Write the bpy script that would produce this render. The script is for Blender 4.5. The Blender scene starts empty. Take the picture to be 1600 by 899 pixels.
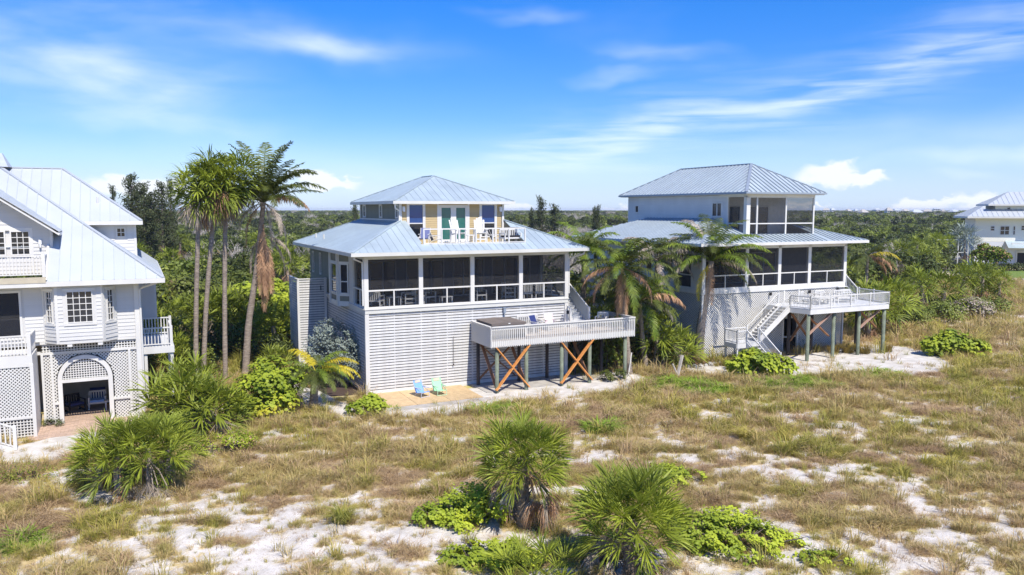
import bpy, math, random
import numpy as np
from mathutils import Vector, Matrix
R = math.radians
rnd = random.Random(7)
sc = bpy.context.scene
C = sc.collection

# ------------------------------------------------------------------ camera
F, P, H = 1216., .0993, 10.
cam = bpy.data.cameras.new('camera'); cam_o = bpy.data.objects.new('camera', cam); C.objects.link(cam_o)
cam.sensor_width = 36; cam.lens = 36*F/1600; cam.clip_start = .5; cam.clip_end = 12000
cam_o.location = (0, 0, H); cam_o.rotation_euler = (R(90)-P, 0, 0)
sc.camera = cam_o
sc.cycles.filter_width = 1.5

# ------------------------------------------------------------------ light
SUN_AZ, SUN_EL = R(149.5), R(54)
sun = bpy.data.lights.new('sun', 'SUN'); sun.energy = 4.8; sun.angle = R(.5); sun.color = (1, .94, .85)
sun_o = bpy.data.objects.new('sun', sun); C.objects.link(sun_o)
sdir = Vector((math.sin(SUN_AZ)*math.cos(SUN_EL), math.cos(SUN_AZ)*math.cos(SUN_EL), math.sin(SUN_EL)))
sun_o.rotation_euler = sdir.to_track_quat('Z', 'Y').to_euler()
sc.view_settings.view_transform = 'Standard'; sc.view_settings.look = 'None'
sc.view_settings.exposure = .38; sc.view_settings.gamma = 1

# ------------------------------------------------------------------ world
def pxdir(px, py):
    x = (px-800)/F; y = -(py-449.5)/F; cp, sp = math.cos(P), math.sin(P)
    d = (x, cp+y*sp, -sp+y*cp); n = math.sqrt(sum(q*q for q in d))
    return [q/n for q in d]
def azel(px, py):
    d = pxdir(px, py); return math.atan2(d[0], d[1]), math.asin(d[2])
W = bpy.data.worlds.new('World'); sc.world = W; W.use_nodes = True
nt = W.node_tree; N = nt.nodes; L = nt.links
def nd(t, **k):
    n = N.new(t)
    for a, b in k.items(): setattr(n, a, b)
    return n
def mth(op, a, b=None, clamp=False):
    n = nd('ShaderNodeMath', operation=op, use_clamp=clamp)
    for i, q in enumerate((a, b)):
        if q is None: continue
        if hasattr(q, 'links'): L.new(q, n.inputs[i])
        else: n.inputs[i].default_value = q
    return n.outputs[0]
sky = nd('ShaderNodeTexSky', sky_type='NISHITA', sun_disc=False, sun_elevation=SUN_EL, sun_rotation=SUN_AZ)
sky.altitude = 0; sky.air_density = 1.0; sky.dust_density = .2; sky.ozone_density = 2.2
hs = nd('ShaderNodeHueSaturation'); hs.inputs['Hue'].default_value = .508; hs.inputs['Saturation'].default_value = 1.5; hs.inputs['Value'].default_value = 1.24
L.new(sky.outputs[0], hs.inputs['Color'])
tc = nd('ShaderNodeTexCoord'); sep = nd('ShaderNodeSeparateXYZ'); L.new(tc.outputs['Generated'], sep.inputs[0])
az = mth('ARCTAN2', sep.outputs[0], sep.outputs[1]); el = mth('ARCSINE', sep.outputs[2])
comb = nd('ShaderNodeCombineXYZ'); L.new(az, comb.inputs[0]); L.new(el, comb.inputs[1])
def wnoise(scale, sx, sy, rot, detail=6, dist=0.):
    m = nd('ShaderNodeMapping'); m.inputs['Scale'].default_value = (sx, sy, 1); m.inputs['Rotation'].default_value = (0, 0, rot)
    L.new(comb.outputs[0], m.inputs[0])
    n = nd('ShaderNodeTexNoise'); n.inputs['Scale'].default_value = scale; n.inputs['Detail'].default_value = detail; n.inputs['Distortion'].default_value = dist
    L.new(m.outputs[0], n.inputs[0]); return n.outputs[0]
def mrange(v, a, b, c=0., d=1.):
    n = nd('ShaderNodeMapRange', interpolation_type='SMOOTHSTEP'); L.new(v, n.inputs[0])
    for i, q in zip((1, 2, 3, 4), (a, b, c, d)): n.inputs[i].default_value = q
    return n.outputs[0]
warp = wnoise(5, 1, 1, 0, 3)
warpv = nd('ShaderNodeVectorMath', operation='ADD')
wv = nd('ShaderNodeCombineXYZ'); L.new(mth('MULTIPLY', mth('SUBTRACT', warp, .5), .14), wv.inputs[0])
L.new(mth('MULTIPLY', mth('SUBTRACT', wnoise(7, 1, 1.6, .4, 3), .5), .07), wv.inputs[1])
L.new(comb.outputs[0], warpv.inputs[0]); L.new(wv.outputs[0], warpv.inputs[1])
def blob(px, py, rx, ry, ang, src=None):
    a, e = azel(px, py)
    m = nd('ShaderNodeMapping', vector_type='TEXTURE')
    m.inputs['Location'].default_value = (a, e, 0); m.inputs['Rotation'].default_value = (0, 0, ang)
    m.inputs['Scale'].default_value = (rx/F, ry/F, 1)
    L.new(src or warpv.outputs[0], m.inputs[0])
    ln = nd('ShaderNodeVectorMath', operation='LENGTH'); L.new(m.outputs[0], ln.inputs[0])
    return mrange(ln.outputs['Value'], 1., .0)
streak = mrange(wnoise(6, 1.1, 11, -.22, 9, .4), .3, .72)
streak2 = mrange(wnoise(4, 1.3, 5, .12, 6, .3), .2, .85)
streak3 = mrange(wnoise(4, 1.3, 4, -.12, 6, .3), .2, .85)
tot = None
def add(v):
    global tot
    tot = v if tot is None else mth('ADD', tot, v)
for (px, py, rx, ry, ang, s, g) in [
    (60, 85, 430, 110, -.12, streak2, .85), (180, 120, 260, 60, -.05, streak2, .6), (400, 45, 420, 55, -.1, streak2, .5), (500, 68, 190, 34, .0, streak2, .75),
    (230, 185, 260, 26, 0, streak2, .35), (820, 20, 130, 20, -.05, streak2, .6), (1045, 84, 130, 22, -.08, streak2, .75),
    (970, 122, 100, 18, .05, streak2, .7), (980, 210, 420, 42, .2, streak, .4), (870, 228, 200, 40, .13, streak, .35), (1330, 140, 430, 30, .21, streak, .5), (1150, 175, 600, 95, .2, streak, .4),
    (1560, 60, 330, 50, .25, streak, .3), (1520, 242, 250, 20, .05, streak3, .9), (1480, 205, 400, 40, .08, streak3, .3),
    (780, 265, 320, 26, .02, streak3, .5), (420, 300, 600, 45, 0, streak3, .3), (1500, 272, 60, 10, 0, streak3, .7)]:
    b = blob(px, py, rx, ry, ang)
    add(mth('MULTIPLY', mth('MULTIPLY', b, s), g))
cum_n = wnoise(42, 1, 1.5, 0, 7, .2)
cwv = nd('ShaderNodeCombineXYZ'); cw = nd('ShaderNodeVectorMath', operation='ADD')
L.new(mth('MULTIPLY', mth('SUBTRACT', cum_n, .5), .03), cwv.inputs[0]); L.new(mth('MULTIPLY', mth('SUBTRACT', cum_n, .5), .035), cwv.inputs[1])
L.new(comb.outputs[0], cw.inputs[0]); L.new(cwv.outputs[0], cw.inputs[1])
cumt = None
for (px, py, rx, ry) in [(1295, 274, 66, 27), (1340, 278, 62, 18), (1430, 327, 60, 16), (1545, 318, 75, 20), (1250, 322, 60, 6), (190, 292, 80, 20), (260, 296, 70, 26),
                         (485, 276, 50, 20), (520, 287, 60, 16), (110, 300, 60, 20), (800, 325, 50, 10), (1470, 318, 50, 10), (700, 322, 60, 10), (1000, 326, 90, 7)]:
    b = mrange(blob(px, py, rx, ry, 0, cw.outputs[0]), .05, .62, 0, .92)
    cumt = b if cumt is None else mth('MAXIMUM', cumt, b)
gen = mth('MULTIPLY', mrange(wnoise(2.2, 1, 3, .15, 6, .3), .5, .85), .28)
cir = mth('MINIMUM', mth('MULTIPLY', mth('ADD', tot, gen), .62), .62)
hz = mrange(el, .12, -.03, 0, .85)
mx0 = nd('ShaderNodeMixRGB'); L.new(hz, mx0.inputs[0]); tint = nd('ShaderNodeMixRGB', blend_type='MULTIPLY'); tint.inputs[0].default_value = 1; L.new(hs.outputs[0], tint.inputs[1]); tl = nd('ShaderNodeMixRGB'); L.new(mrange(el, .03, .36), tl.inputs[0]); tl.inputs[1].default_value = (.47, .575, .86, 1); tl.inputs[2].default_value = (.60, .80, 1.03, 1); L.new(tl.outputs[0], tint.inputs[2]); L.new(tint.outputs[0], mx0.inputs[1]); mx0.inputs[2].default_value = (4.6, 5.7, 7.6, 1)
mx = nd('ShaderNodeMixRGB'); L.new(cir, mx.inputs[0]); L.new(mx0.outputs[0], mx.inputs[1]); mx.inputs[2].default_value = (7.4, 8.0, 8.8, 1)
mx2 = nd('ShaderNodeMixRGB'); L.new(cumt, mx2.inputs[0]); L.new(mx.outputs[0], mx2.inputs[1]); mx2.inputs[2].default_value = (6.7, 7.0, 7.5, 1)
bg = N['Background']; L.new(mx2.outputs[0], bg.inputs[0]); bg.inputs[1].default_value = .118

# ------------------------------------------------------------------ materials
MATS = {}
def mat(name, col, rough=.6, metal=0., var=.12, scale=4., col2=None, bump=0., bscale=None, objvar=0., spec=.5, trans=0., stretch=None, mixr=(.35, .65)):
    m = bpy.data.materials.new(name); m.use_nodes = True; t = m.node_tree; n = t.nodes; l = t.links
    b = n['Principled BSDF']; b.inputs['Roughness'].default_value = rough; b.inputs['Metallic'].default_value = metal
    b.inputs['Specular IOR Level'].default_value = spec
    tcn = n.new('ShaderNodeTexCoord'); src = tcn.outputs['Object']
    if stretch:
        mp = n.new('ShaderNodeMapping'); mp.inputs['Scale'].default_value = stretch; l.new(src, mp.inputs[0]); src = mp.outputs[0]
    nz = n.new('ShaderNodeTexNoise'); nz.inputs['Scale'].default_value = scale; nz.inputs['Detail'].default_value = 5; l.new(src, nz.inputs[0])
    mr = n.new('ShaderNodeMapRange'); l.new(nz.outputs[0], mr.inputs[0]); mr.inputs[1].default_value = mixr[0]; mr.inputs[2].default_value = mixr[1]
    mixn = n.new('ShaderNodeMixRGB'); l.new(mr.outputs[0], mixn.inputs[0])
    c2 = col2 or tuple(q*(1-var) for q in col); mixn.inputs[1].default_value = (*c2, 1); mixn.inputs[2].default_value = (*col, 1)
    out = mixn.outputs[0]
    if objvar:
        oi = n.new('ShaderNodeObjectInfo'); m2 = n.new('ShaderNodeMapRange'); l.new(oi.outputs['Random'], m2.inputs[0])
        m2.inputs[3].default_value = 1-objvar; m2.inputs[4].default_value = 1+objvar
        mu = n.new('ShaderNodeVectorMath'); mu.operation = 'SCALE'; l.new(out, mu.inputs[0]); l.new(m2.outputs[0], mu.inputs['Scale']); out = mu.outputs[0]
    l.new(out, b.inputs['Base Color'])
    if bump:
        bn = n.new('ShaderNodeTexNoise'); bn.inputs['Scale'].default_value = bscale or scale*4; bn.inputs['Detail'].default_value = 6; l.new(src, bn.inputs[0])
        bp = n.new('ShaderNodeBump'); bp.inputs['Strength'].default_value = bump; bp.inputs['Distance'].default_value = .05; l.new(bn.outputs[0], bp.inputs['Height']); l.new(bp.outputs[0], b.inputs['Normal'])
    if trans:
        tr = n.new('ShaderNodeBsdfTranslucent'); l.new(out, tr.inputs[0]); ms = n.new('ShaderNodeMixShader'); ms.inputs[0].default_value = trans
        l.new(b.outputs[0], ms.inputs[1]); l.new(tr.outputs[0], ms.inputs[2]); l.new(ms.outputs[0], n['Material Output'].inputs[0])
    MATS[name] = m; return m
WHITE = mat('white_paint', (.69, .675, .63), .5, var=.12, scale=1.1, stretch=(1, 1, .35))
WARMW = mat('warm_white_paint', (.62, .615, .56), .5, var=.09, scale=1.2)
LOUV = mat('louver_paint', (.61, .60, .57), .6, var=.14, scale=1.3, objvar=.06, stretch=(2.2, 2.2, .3))
OLIVE = mat('olive_siding', (.20, .20, .15), .7, var=.12, scale=2, objvar=.05)
TAN = mat('tan_siding', (.50, .38, .19), .65, var=.1, scale=2, objvar=.05)
WSID = mat('white_siding', (.62, .61, .58), .6, var=.1, scale=.8, objvar=.035)
BSID = mat('pale_siding', (.62, .62, .60), .6, var=.1, scale=.8, objvar=.035)
ROOFG = mat('galvanised_roof', (.45, .53, .55), .45, .2, var=.16, scale=.8, objvar=.05)
ROOFS = mat('seamed_roof', (.46, .53, .545), .45, .2, var=.14, scale=.8, objvar=.05)
SEAM = mat('roof_seam', (.34, .39, .44), .5, .3)
ROOFW = mat('white_metal_roof', (.48, .51, .53), .45, .1, var=.06, scale=.8, objvar=.03)
SEAMW = mat('white_roof_seam', (.42, .46, .50), .5, .1)
DARK = mat('dark_interior', (.03, .03, .035), .8)  # near-black puts interior shade into the colour; also a black lantern
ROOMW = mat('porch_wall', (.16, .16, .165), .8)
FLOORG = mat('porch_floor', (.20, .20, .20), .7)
DECKW = mat('weathered_deck', (.52, .44, .36), .75, var=.25, scale=3, objvar=.12)
DECKP = mat('pale_deck', (.62, .63, .63), .6, var=.1, scale=3)
PILING = mat('treated_piling', (.20, .23, .16), .85, var=.35, scale=3, bump=.4)
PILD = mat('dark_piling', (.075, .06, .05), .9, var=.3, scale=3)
ORANGE = mat('orange_timber', (.80, .34, .09), .6, var=.3, scale=3, stretch=(1, 1, 4))
BROWNT = mat('brown_timber', (.34, .16, .07), .7, var=.3, scale=3)
RIMJ = mat('rim_joist', (.10, .075, .06), .85)
BLACK = mat('black_fabric', (.02, .02, .025), .8)
NAVY = mat('navy_fabric', (.02, .035, .15), .7)
BLUE = mat('blue_fabric', (.22, .42, .78), .7)
GREEN = mat('green_fabric', (.36, .72, .40), .7)
PINK = mat('pink_fabric', (.75, .35, .33), .8, col2=(.9, .85, .83), scale=14)
PILLOW = mat('straw_pillow', (.68, .52, .38), .8)
TUBC = mat('tub_cover', (.17, .14, .12), .75, var=.15, scale=2)
CONC = mat('concrete', (.46, .43, .38), .85, var=.25, scale=2, bump=.2)
PATIO = mat('tan_pavement', (.60, .43, .23), .8, var=.18, scale=5, objvar=.08, bump=.15)
PAVER = mat('pink_paver', (.52, .37, .27), .8, var=.2, scale=6, objvar=.15, bump=.15)
SANDP = mat('sand_path', (.63, .595, .53), .95, col2=(.48, .445, .385), scale=1.6, bump=.5, bscale=14)
MULCH = mat('mulch', (.09, .055, .04), .95, var=.4, scale=9, bump=.7)
ROCK = mat('pale_rock', (.5, .48, .44), .9, var=.3, scale=6, bump=.4)
LAWN = mat('lawn_grass', (.16, .24, .03), .9, var=.35, scale=3, bump=.5, bscale=30)
STUCCO = mat('cream_wall', (.62, .62, .55), .7, var=.05)
BARK = mat('palm_trunk', (.40, .33, .26), .9, col2=(.22, .175, .14), scale=4, stretch=(1, 1, 5), bump=.8, bscale=10)
BOOT = mat('palm_boot', (.26, .20, .14), .9, var=.5, scale=6)
BARKD = mat('tree_bark', (.16, .13, .11), .9, var=.4, scale=3)
DEADW = mat('dead_wood', (.56, .50, .42), .9, var=.35, scale=2, objvar=.2)
def leafm(name, a, b, tr=.25, ov=.18, rough=.5, spec=.28, sc_=1.3): return mat(name, a, rough, col2=b, scale=sc_, objvar=ov, spec=spec, trans=tr, mixr=(.3, .7))
FAN = leafm('fan_palm_leaf', (.33, .38, .04), (.12, .16, .02))
FANY = leafm('yellow_fan_leaf', (.30, .33, .04), (.16, .21, .03))
COCO = leafm('coconut_leaf', (.16, .185, .035), (.05, .07, .016))
COCOG = leafm('bright_coconut_leaf', (.24, .30, .03), (.10, .17, .02))
COCOY = leafm('yellow_coconut_leaf', (.62, .52, .03), (.42, .34, .03))
DEADF = leafm('dead_frond', (.58, .36, .21), (.30, .17, .10), .15, .15, .8, .1)
DEADG = leafm('grey_dead_frond', (.52, .45, .37), (.30, .24, .18), .15, .15, .8, .1)
GRAPE = leafm('sea_grape_leaf', (.50, .56, .045), (.14, .21, .02), .25, .1, .55, .22, .9)
GRAPEY = leafm('yellow_grape_leaf', (.52, .46, .04), (.16, .26, .025), .25, .1, .55, .25, .8)
SILVER = leafm('silver_leaf', (.30, .34, .29), (.16, .20, .16), .15, .1)
MANG = leafm('mangrove_leaf', (.24, .27, .045), (.09, .125, .022), .25, .4, .5, .3, .45)
MANGD = leafm('forest_leaf', (.105, .13, .03), (.04, .055, .015), .2, .4, .5, .3, .45)
PINEL = leafm('casuarina_needle', (.12, .14, .055), (.05, .065, .03), .15, .15, .7, .2)
SCRUB = leafm('dry_scrub_leaf', (.26, .19, .08), (.12, .09, .045), .2, .25, .8, .2)

def glassm(name, col, rough=.08, metal=0.):
    m = mat(name, col, rough, metal, var=.15, scale=.7, spec=.8); return m
GLASS = glassm('dark_glass', (.012, .016, .024)); GLASSB = glassm('blue_glass', (.012, .06, .22)); GLASSG = glassm('green_glass', (.03, .14, .12))
def screenm(name, op, col):
    m = bpy.data.materials.new(name); m.use_nodes = True; t = m.node_tree; n = t.nodes; l = t.links
    b = n['Principled BSDF']; b.inputs['Base Color'].default_value = (*col, 1); b.inputs['Roughness'].default_value = .6
    tr = n.new('ShaderNodeBsdfTransparent'); ms = n.new('ShaderNodeMixShader'); ms.inputs[0].default_value = op
    l.new(tr.outputs[0], ms.inputs[1]); l.new(b.outputs[0], ms.inputs[2]); l.new(ms.outputs[0], n['Material Output'].inputs[0]); return m
SCREEN = screenm('insect_screen', .58, (.012, .013, .018)); SCREENL = screenm('light_screen', .42, (.03, .03, .032)); SCREENC = screenm('lower_screen', .3, (.012, .013, .018))

# ------------------------------------------------------------------ mesh helpers
class MB:
    def __init__(s): s.v = []; s.f = []; s.m = []; s.cur = 0
    def quad(s, *p):
        i = len(s.v); s.v += [tuple(q) for q in p]; s.f.append(tuple(range(i, i+len(p)))); s.m.append(s.cur); return s
    def box(s, a, b):
        x0, y0, z0 = [min(p, q) for p, q in zip(a, b)]; x1, y1, z1 = [max(p, q) for p, q in zip(a, b)]
        i = len(s.v); s.v += [(x0, y0, z0), (x1, y0, z0), (x1, y1, z0), (x0, y1, z0), (x0, y0, z1), (x1, y0, z1), (x1, y1, z1), (x0, y1, z1)]
        for f in ((0, 3, 2, 1), (4, 5, 6, 7), (0, 1, 5, 4), (1, 2, 6, 5), (2, 3, 7, 6), (3, 0, 4, 7)): s.f.append(tuple(i+k for k in f)); s.m.append(s.cur)
        return s
    def bar(s, p, q, w, h, up=(0, 0, 1)):
        p = Vector(p); q = Vector(q); d = (q-p).normalized(); u = Vector(up)
        if abs(d.dot(u)) > .98: u = Vector((0, 1, 0))
        x = d.cross(u).normalized(); z = x.cross(d).normalized(); i = len(s.v)
        for c in (p, q):
            for a, b in ((-1, -1), (1, -1), (1, 1), (-1, 1)): s.v.append(tuple(c+x*a*w/2+z*b*h/2))
        for f in ((0, 3, 2, 1), (4, 5, 6, 7), (0, 1, 5, 4), (1, 2, 6, 5), (2, 3, 7, 6), (3, 0, 4, 7)): s.f.append(tuple(i+k for k in f)); s.m.append(s.cur)
        return s
    def tube(s, pts, rad, n=8, cap=True):
        pts = [Vector(p) for p in pts]; rings = []
        for k, p in enumerate(pts):
            d = (pts[min(k+1, len(pts)-1)]-pts[max(k-1, 0)]).normalized()
            u = Vector((1, 0, 0)) if abs(d.x) < .9 else Vector((0, 1, 0)); x = d.cross(u).normalized(); y = d.cross(x)
            r = rad[k] if isinstance(rad, (list, tuple)) else rad
            i = len(s.v); rings.append(i)
            for a in range(n): t = 2*math.pi*a/n; s.v.append(tuple(p+x*math.cos(t)*r+y*math.sin(t)*r))
        for a, b in zip(rings, rings[1:]):
            for k in range(n): s.f.append((a+k, a+(k+1) % n, b+(k+1) % n, b+k)); s.m.append(s.cur)
        if cap: s.f.append(tuple(rings[-1]+k for k in range(n))); s.m.append(s.cur)
        return s
    def mesh(s, name, mats, smooth=False):
        me = bpy.data.meshes.new(name); me.from_pydata(s.v, [], s.f)
        for m in (mats if isinstance(mats, (list, tuple)) else [mats]): me.materials.append(m)
        if any(s.m): me.polygons.foreach_set('material_index', s.m)
        if smooth: me.polygons.foreach_set('use_smooth', [True]*len(s.f))
        me.update(); return me
    def build(s, name, mats, parent=None, loc=(0, 0, 0), rot=(0, 0, 0), smooth=False, stuff=False):
        return ob(name, s.mesh(name, mats, smooth), parent, loc, rot, stuff=stuff)
def ob(name, me, parent=None, loc=(0, 0, 0), rot=(0, 0, 0), scale=None, stuff=False):
    o = bpy.data.objects.new(name, me); C.objects.link(o); o.parent = parent; o.location = loc; o.rotation_euler = rot
    if scale is not None: o.scale = (scale,)*3 if isinstance(scale, (int, float)) else scale
    if stuff: o['kind'] = 'stuff'
    return o
def tag(o, label=None, cat=None, group=None, kind=None):
    if label: o['label'] = label
    if cat: o['category'] = cat
    if group: o['group'] = group
    if kind: o['kind'] = kind
    return o
def thing(name, label, cat, loc=(0, 0, 0), rz=0, group=None):
    return tag(ob(name, None, None, loc, (0, 0, rz)), label, cat, group)
CACHE = {}
def boxmesh(name, size, m):
    k = (name, tuple(round(q, 4) for q in size), m.name)
    if k not in CACHE: CACHE[k] = MB().box((0, 0, 0), size).mesh(name, m)
    return CACHE[k]
def G(px, py, z=0.):
    d = pxdir(px, py); t = (z-H)/d[2]; return (d[0]*t, d[1]*t)
def At(px, Y): d = pxdir(px, 449.5); return (d[0]/d[1]*Y, Y)
def ZT(py, Y): d = pxdir(800, py); return H+d[2]/d[1]*Y      # height of picture row py at distance Y
h1 = (-7.82, 41.42, .4499); h2 = (12.67, 51.39, .4387); h3 = (-18.12, 37.3, .45)
def l2w(h, u, v):
    c, s_ = math.cos(h[2]), math.sin(h[2]); return (h[0]+u*c-v*s_, h[1]+u*s_+v*c)

# ------------------------------------------------------------------ building helpers (frame: x along wall, -y outward, z up)
def sub(name, parent, loc=(0, 0, 0), rz=0): return ob(name, None, parent, loc, (0, 0, rz))
def off(loc, rz, x, y, z):
    c, s_ = math.cos(rz), math.sin(rz); return (loc[0]+x*c-y*s_, loc[1]+x*s_+y*c, loc[2]+z)
WALLS = set()
def boards(parent, loc, rz, x0, x1, z0, z1, pitch, m, openings=(), top=None):
    """lap boards one by one; openings are (xa,xb,za,zb); top(x)->z clips the run under a rake"""
    if parent.name in WALLS: loc, rz = (0, 0, 0), 0
    n = int(math.ceil((z1-z0)/pitch-1e-6))
    for i in range(n):
        a = z0+i*pitch; b = min(a+pitch, z1); segs = [(x0, x1)]
        if top:
            zt = top; xs = [x0+(x1-x0)*k/60 for k in range(61)]; ok = [x for x in xs if zt(x) >= b]
            if not ok: continue
            segs = [(min(ok), max(ok))]
        for (xa, xb, za, zb) in openings:
            if zb > a+.02 and za < b-.02:
                ns = []
                for (p, q) in segs:
                    if xb <= p or xa >= q: ns.append((p, q)); continue
                    if xa > p: ns.append((p, xa))
                    if xb < q: ns.append((xb, q))
                segs = ns
        for (p, q) in segs:
            if q-p < .04: continue
            k = ('bd', round(q-p, 3), round(b-a, 3), m.name)
            if k not in CACHE:
                w, h_ = q-p, b-a; mb = MB(); t0, t1 = .032, .01
                v = [(0, 0, 0), (w, 0, 0), (w, -t0, 0), (0, -t0, 0), (0, 0, h_), (w, 0, h_), (w, -t1, h_), (0, -t1, h_)]
                mb.v = v; mb.f = [(0, 1, 2, 3), (3, 2, 6, 7), (7, 6, 5, 4), (0, 3, 7, 4), (1, 5, 6, 2)]; mb.m = [0]*5
                CACHE[k] = mb.mesh('board', m)
            ob('board', CACHE[k], parent, off(loc, rz, p, 0, a), (0, 0, rz))
def backing(parent, loc, rz, x0, x1, z0, z1, m, openings=(), t=.12, name='wall'):
    """a wall slab with real openings, made of boxes round them"""
    mb = MB(); xs = sorted({x0, x1, *[q for o in openings for q in o[:2] if x0 < q < x1]})
    for a, b in zip(xs, xs[1:]):
        cuts = sorted([(o[2], o[3]) for o in openings if o[0] <= a+1e-6 and o[1] >= b-1e-6]); z = z0
        for (c, d) in cuts:
            if c > z: mb.box((a, 0, z), (b, t, c))
            z = max(z, d)
        if z < z1: mb.box((a, 0, z), (b, t, z1))
    o = mb.build(name, m, parent, loc, (0, 0, rz)); WALLS.add(o.name); return o
def window(parent, loc, rz, x0, x1, z0, z1, nx=1, ny=2, fm=None, gm=None, fw=.07, mw=.03, name='window', out=.05, splits=None):
    fm = fm or WHITE; gm = gm or GLASS; mb = MB(); o = off(loc, rz, x0, 0, z0); w, h_ = x1-x0, z1-z0; y0, y1 = -out, .06
    mb.box((0, y0, 0), (fw, y1, h_)); mb.box((w-fw, y0, 0), (w, y1, h_)); mb.box((fw, y0-.01, h_-fw), (w-fw, y1, h_)); mb.box((fw, y0-.02, 0), (w-fw, y1, fw))
    iw, ih = (w-2*fw-(nx-1)*mw)/nx, 0
    zs = splits or [k/ny for k in range(ny+1)]; H0 = h_-2*fw
    for k in range(1, nx): x = fw+k*iw+(k-1)*mw; mb.box((x, y0+.02, fw), (x+mw, y1-.01, h_-fw))
    for q in zs[1:-1]:
        for k in range(nx): x = fw+k*(iw+mw); mb.box((x, y0+.025, fw+q*H0-mw/2), (x+iw, y1-.02, fw+q*H0+mw/2))
    fr = mb.build(name, fm, parent, o, (0, 0, rz))
    for j, (a, b) in enumerate(zip(zs, zs[1:])):
        g = gm[j] if isinstance(gm, (list, tuple)) else gm
        za = fw+a*H0+(mw/2 if a else 0); zb = fw+b*H0-(mw/2 if b < 1 else 0)
        for k in range(nx): ob('pane', boxmesh('pane', (iw, .012, zb-za), g), fr, (fw+k*(iw+mw), .01, za))
    return fr
def clip2(poly, a, b, c):
    out = []
    for i in range(len(poly)):
        p, q = poly[i], poly[(i+1) % len(poly)]; dp = a*p[0]+b*p[1]-c; dq = a*q[0]+b*q[1]-c
        if dp >= 0: out.append(p)
        if dp*dq < -1e-12: t = dp/(dp-dq); out.append((p[0]+(q[0]-p[0])*t, p[1]+(q[1]-p[1])*t))
    return out
def roof_face(parent, pts, pitch, mats, rib=.035, ribw=.04, thick=.03, phase=0.):
    """pts[0]-pts[1] is the eave; standing-seam panels, each its own object"""
    p = [Vector(q) for q in pts]; e = (p[1]-p[0]).normalized(); n = None
    for q in p[2:]:
        c = e.cross(q-p[0])
        if c.length > 1e-3: n = c.normalized(); break
    if n.z < 0: n = -n
    s_ = n.cross(e).normalized()
    if (sum(p, Vector())/len(p)-p[0]).dot(s_) < 0: s_ = -s_
    poly = [((q-p[0]).dot(e), (q-p[0]).dot(s_)) for q in p]; xs = [q[0] for q in poly]; lo, hi = min(xs), max(xs)
    k = math.floor(lo/pitch)+phase
    while k*pitch < hi:
        a, b = k*pitch, (k+1)*pitch; k += 1
        c = clip2(clip2(poly, 1, 0, a), -1, 0, -b)
        if len(c) < 3: continue
        area = abs(sum(c[i][0]*c[(i+1) % len(c)][1]-c[(i+1) % len(c)][0]*c[i][1] for i in range(len(c))))/2
        if area < .01: continue
        mb = MB(); top = [p[0]+e*q[0]+s_*q[1]+n*thick for q in c]; bot = [q-n*thick for q in top]
        if (top[1]-top[0]).cross(top[2]-top[1]).dot(n) < 0: top.reverse(); bot.reverse()
        i = len(top); mb.v = [tuple(q) for q in top+bot]; mb.f = [tuple(range(i))]+[((j+1) % i, j, i+j, i+(j+1) % i) for j in range(i)]; mb.m = [0]*(i+1)
        ys = [q[1] for q in c if abs(q[0]-max(a, lo)) < .02]
        if len(ys) >= 2 and max(ys)-min(ys) > .1 and a > lo:
            mb.cur = 1; x = a+ribw/2
            mb.bar(p[0]+e*x+s_*min(ys)+n*(thick+rib/2), p[0]+e*x+s_*max(ys)+n*(thick+rib/2), ribw, rib, up=n)
        mb.build('roof_panel', mats, parent)
def caps(parent, segs, m, w=.16, h=.06):
    for a, b in segs: MB().bar((a[0], a[1], a[2]+.05), (b[0], b[1], b[2]+.05), w, h).build('ridge_cap', m, parent)
def eaves(parent, x0, x1, y0, y1, z, m, sm, drop=.2, name='roof'):
    mb = MB(); mb.box((x0+.06, y0+.06, z-.14), (x1-.06, y1-.06, z-.1)); o = mb.build(name, sm, parent)
    g = MB(); t = .07
    g.box((x0-t, y0-t, z-drop), (x1+t, y0+.0, z+.02)); g.box((x0-t, y1, z-drop), (x1+t, y1+t, z+.02))
    g.box((x0-t, y0, z-drop), (x0, y1, z+.02)); g.box((x1, y0, z-drop), (x1+t, y1, z+.02)); g.build('gutter', m, o)
    return o
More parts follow.
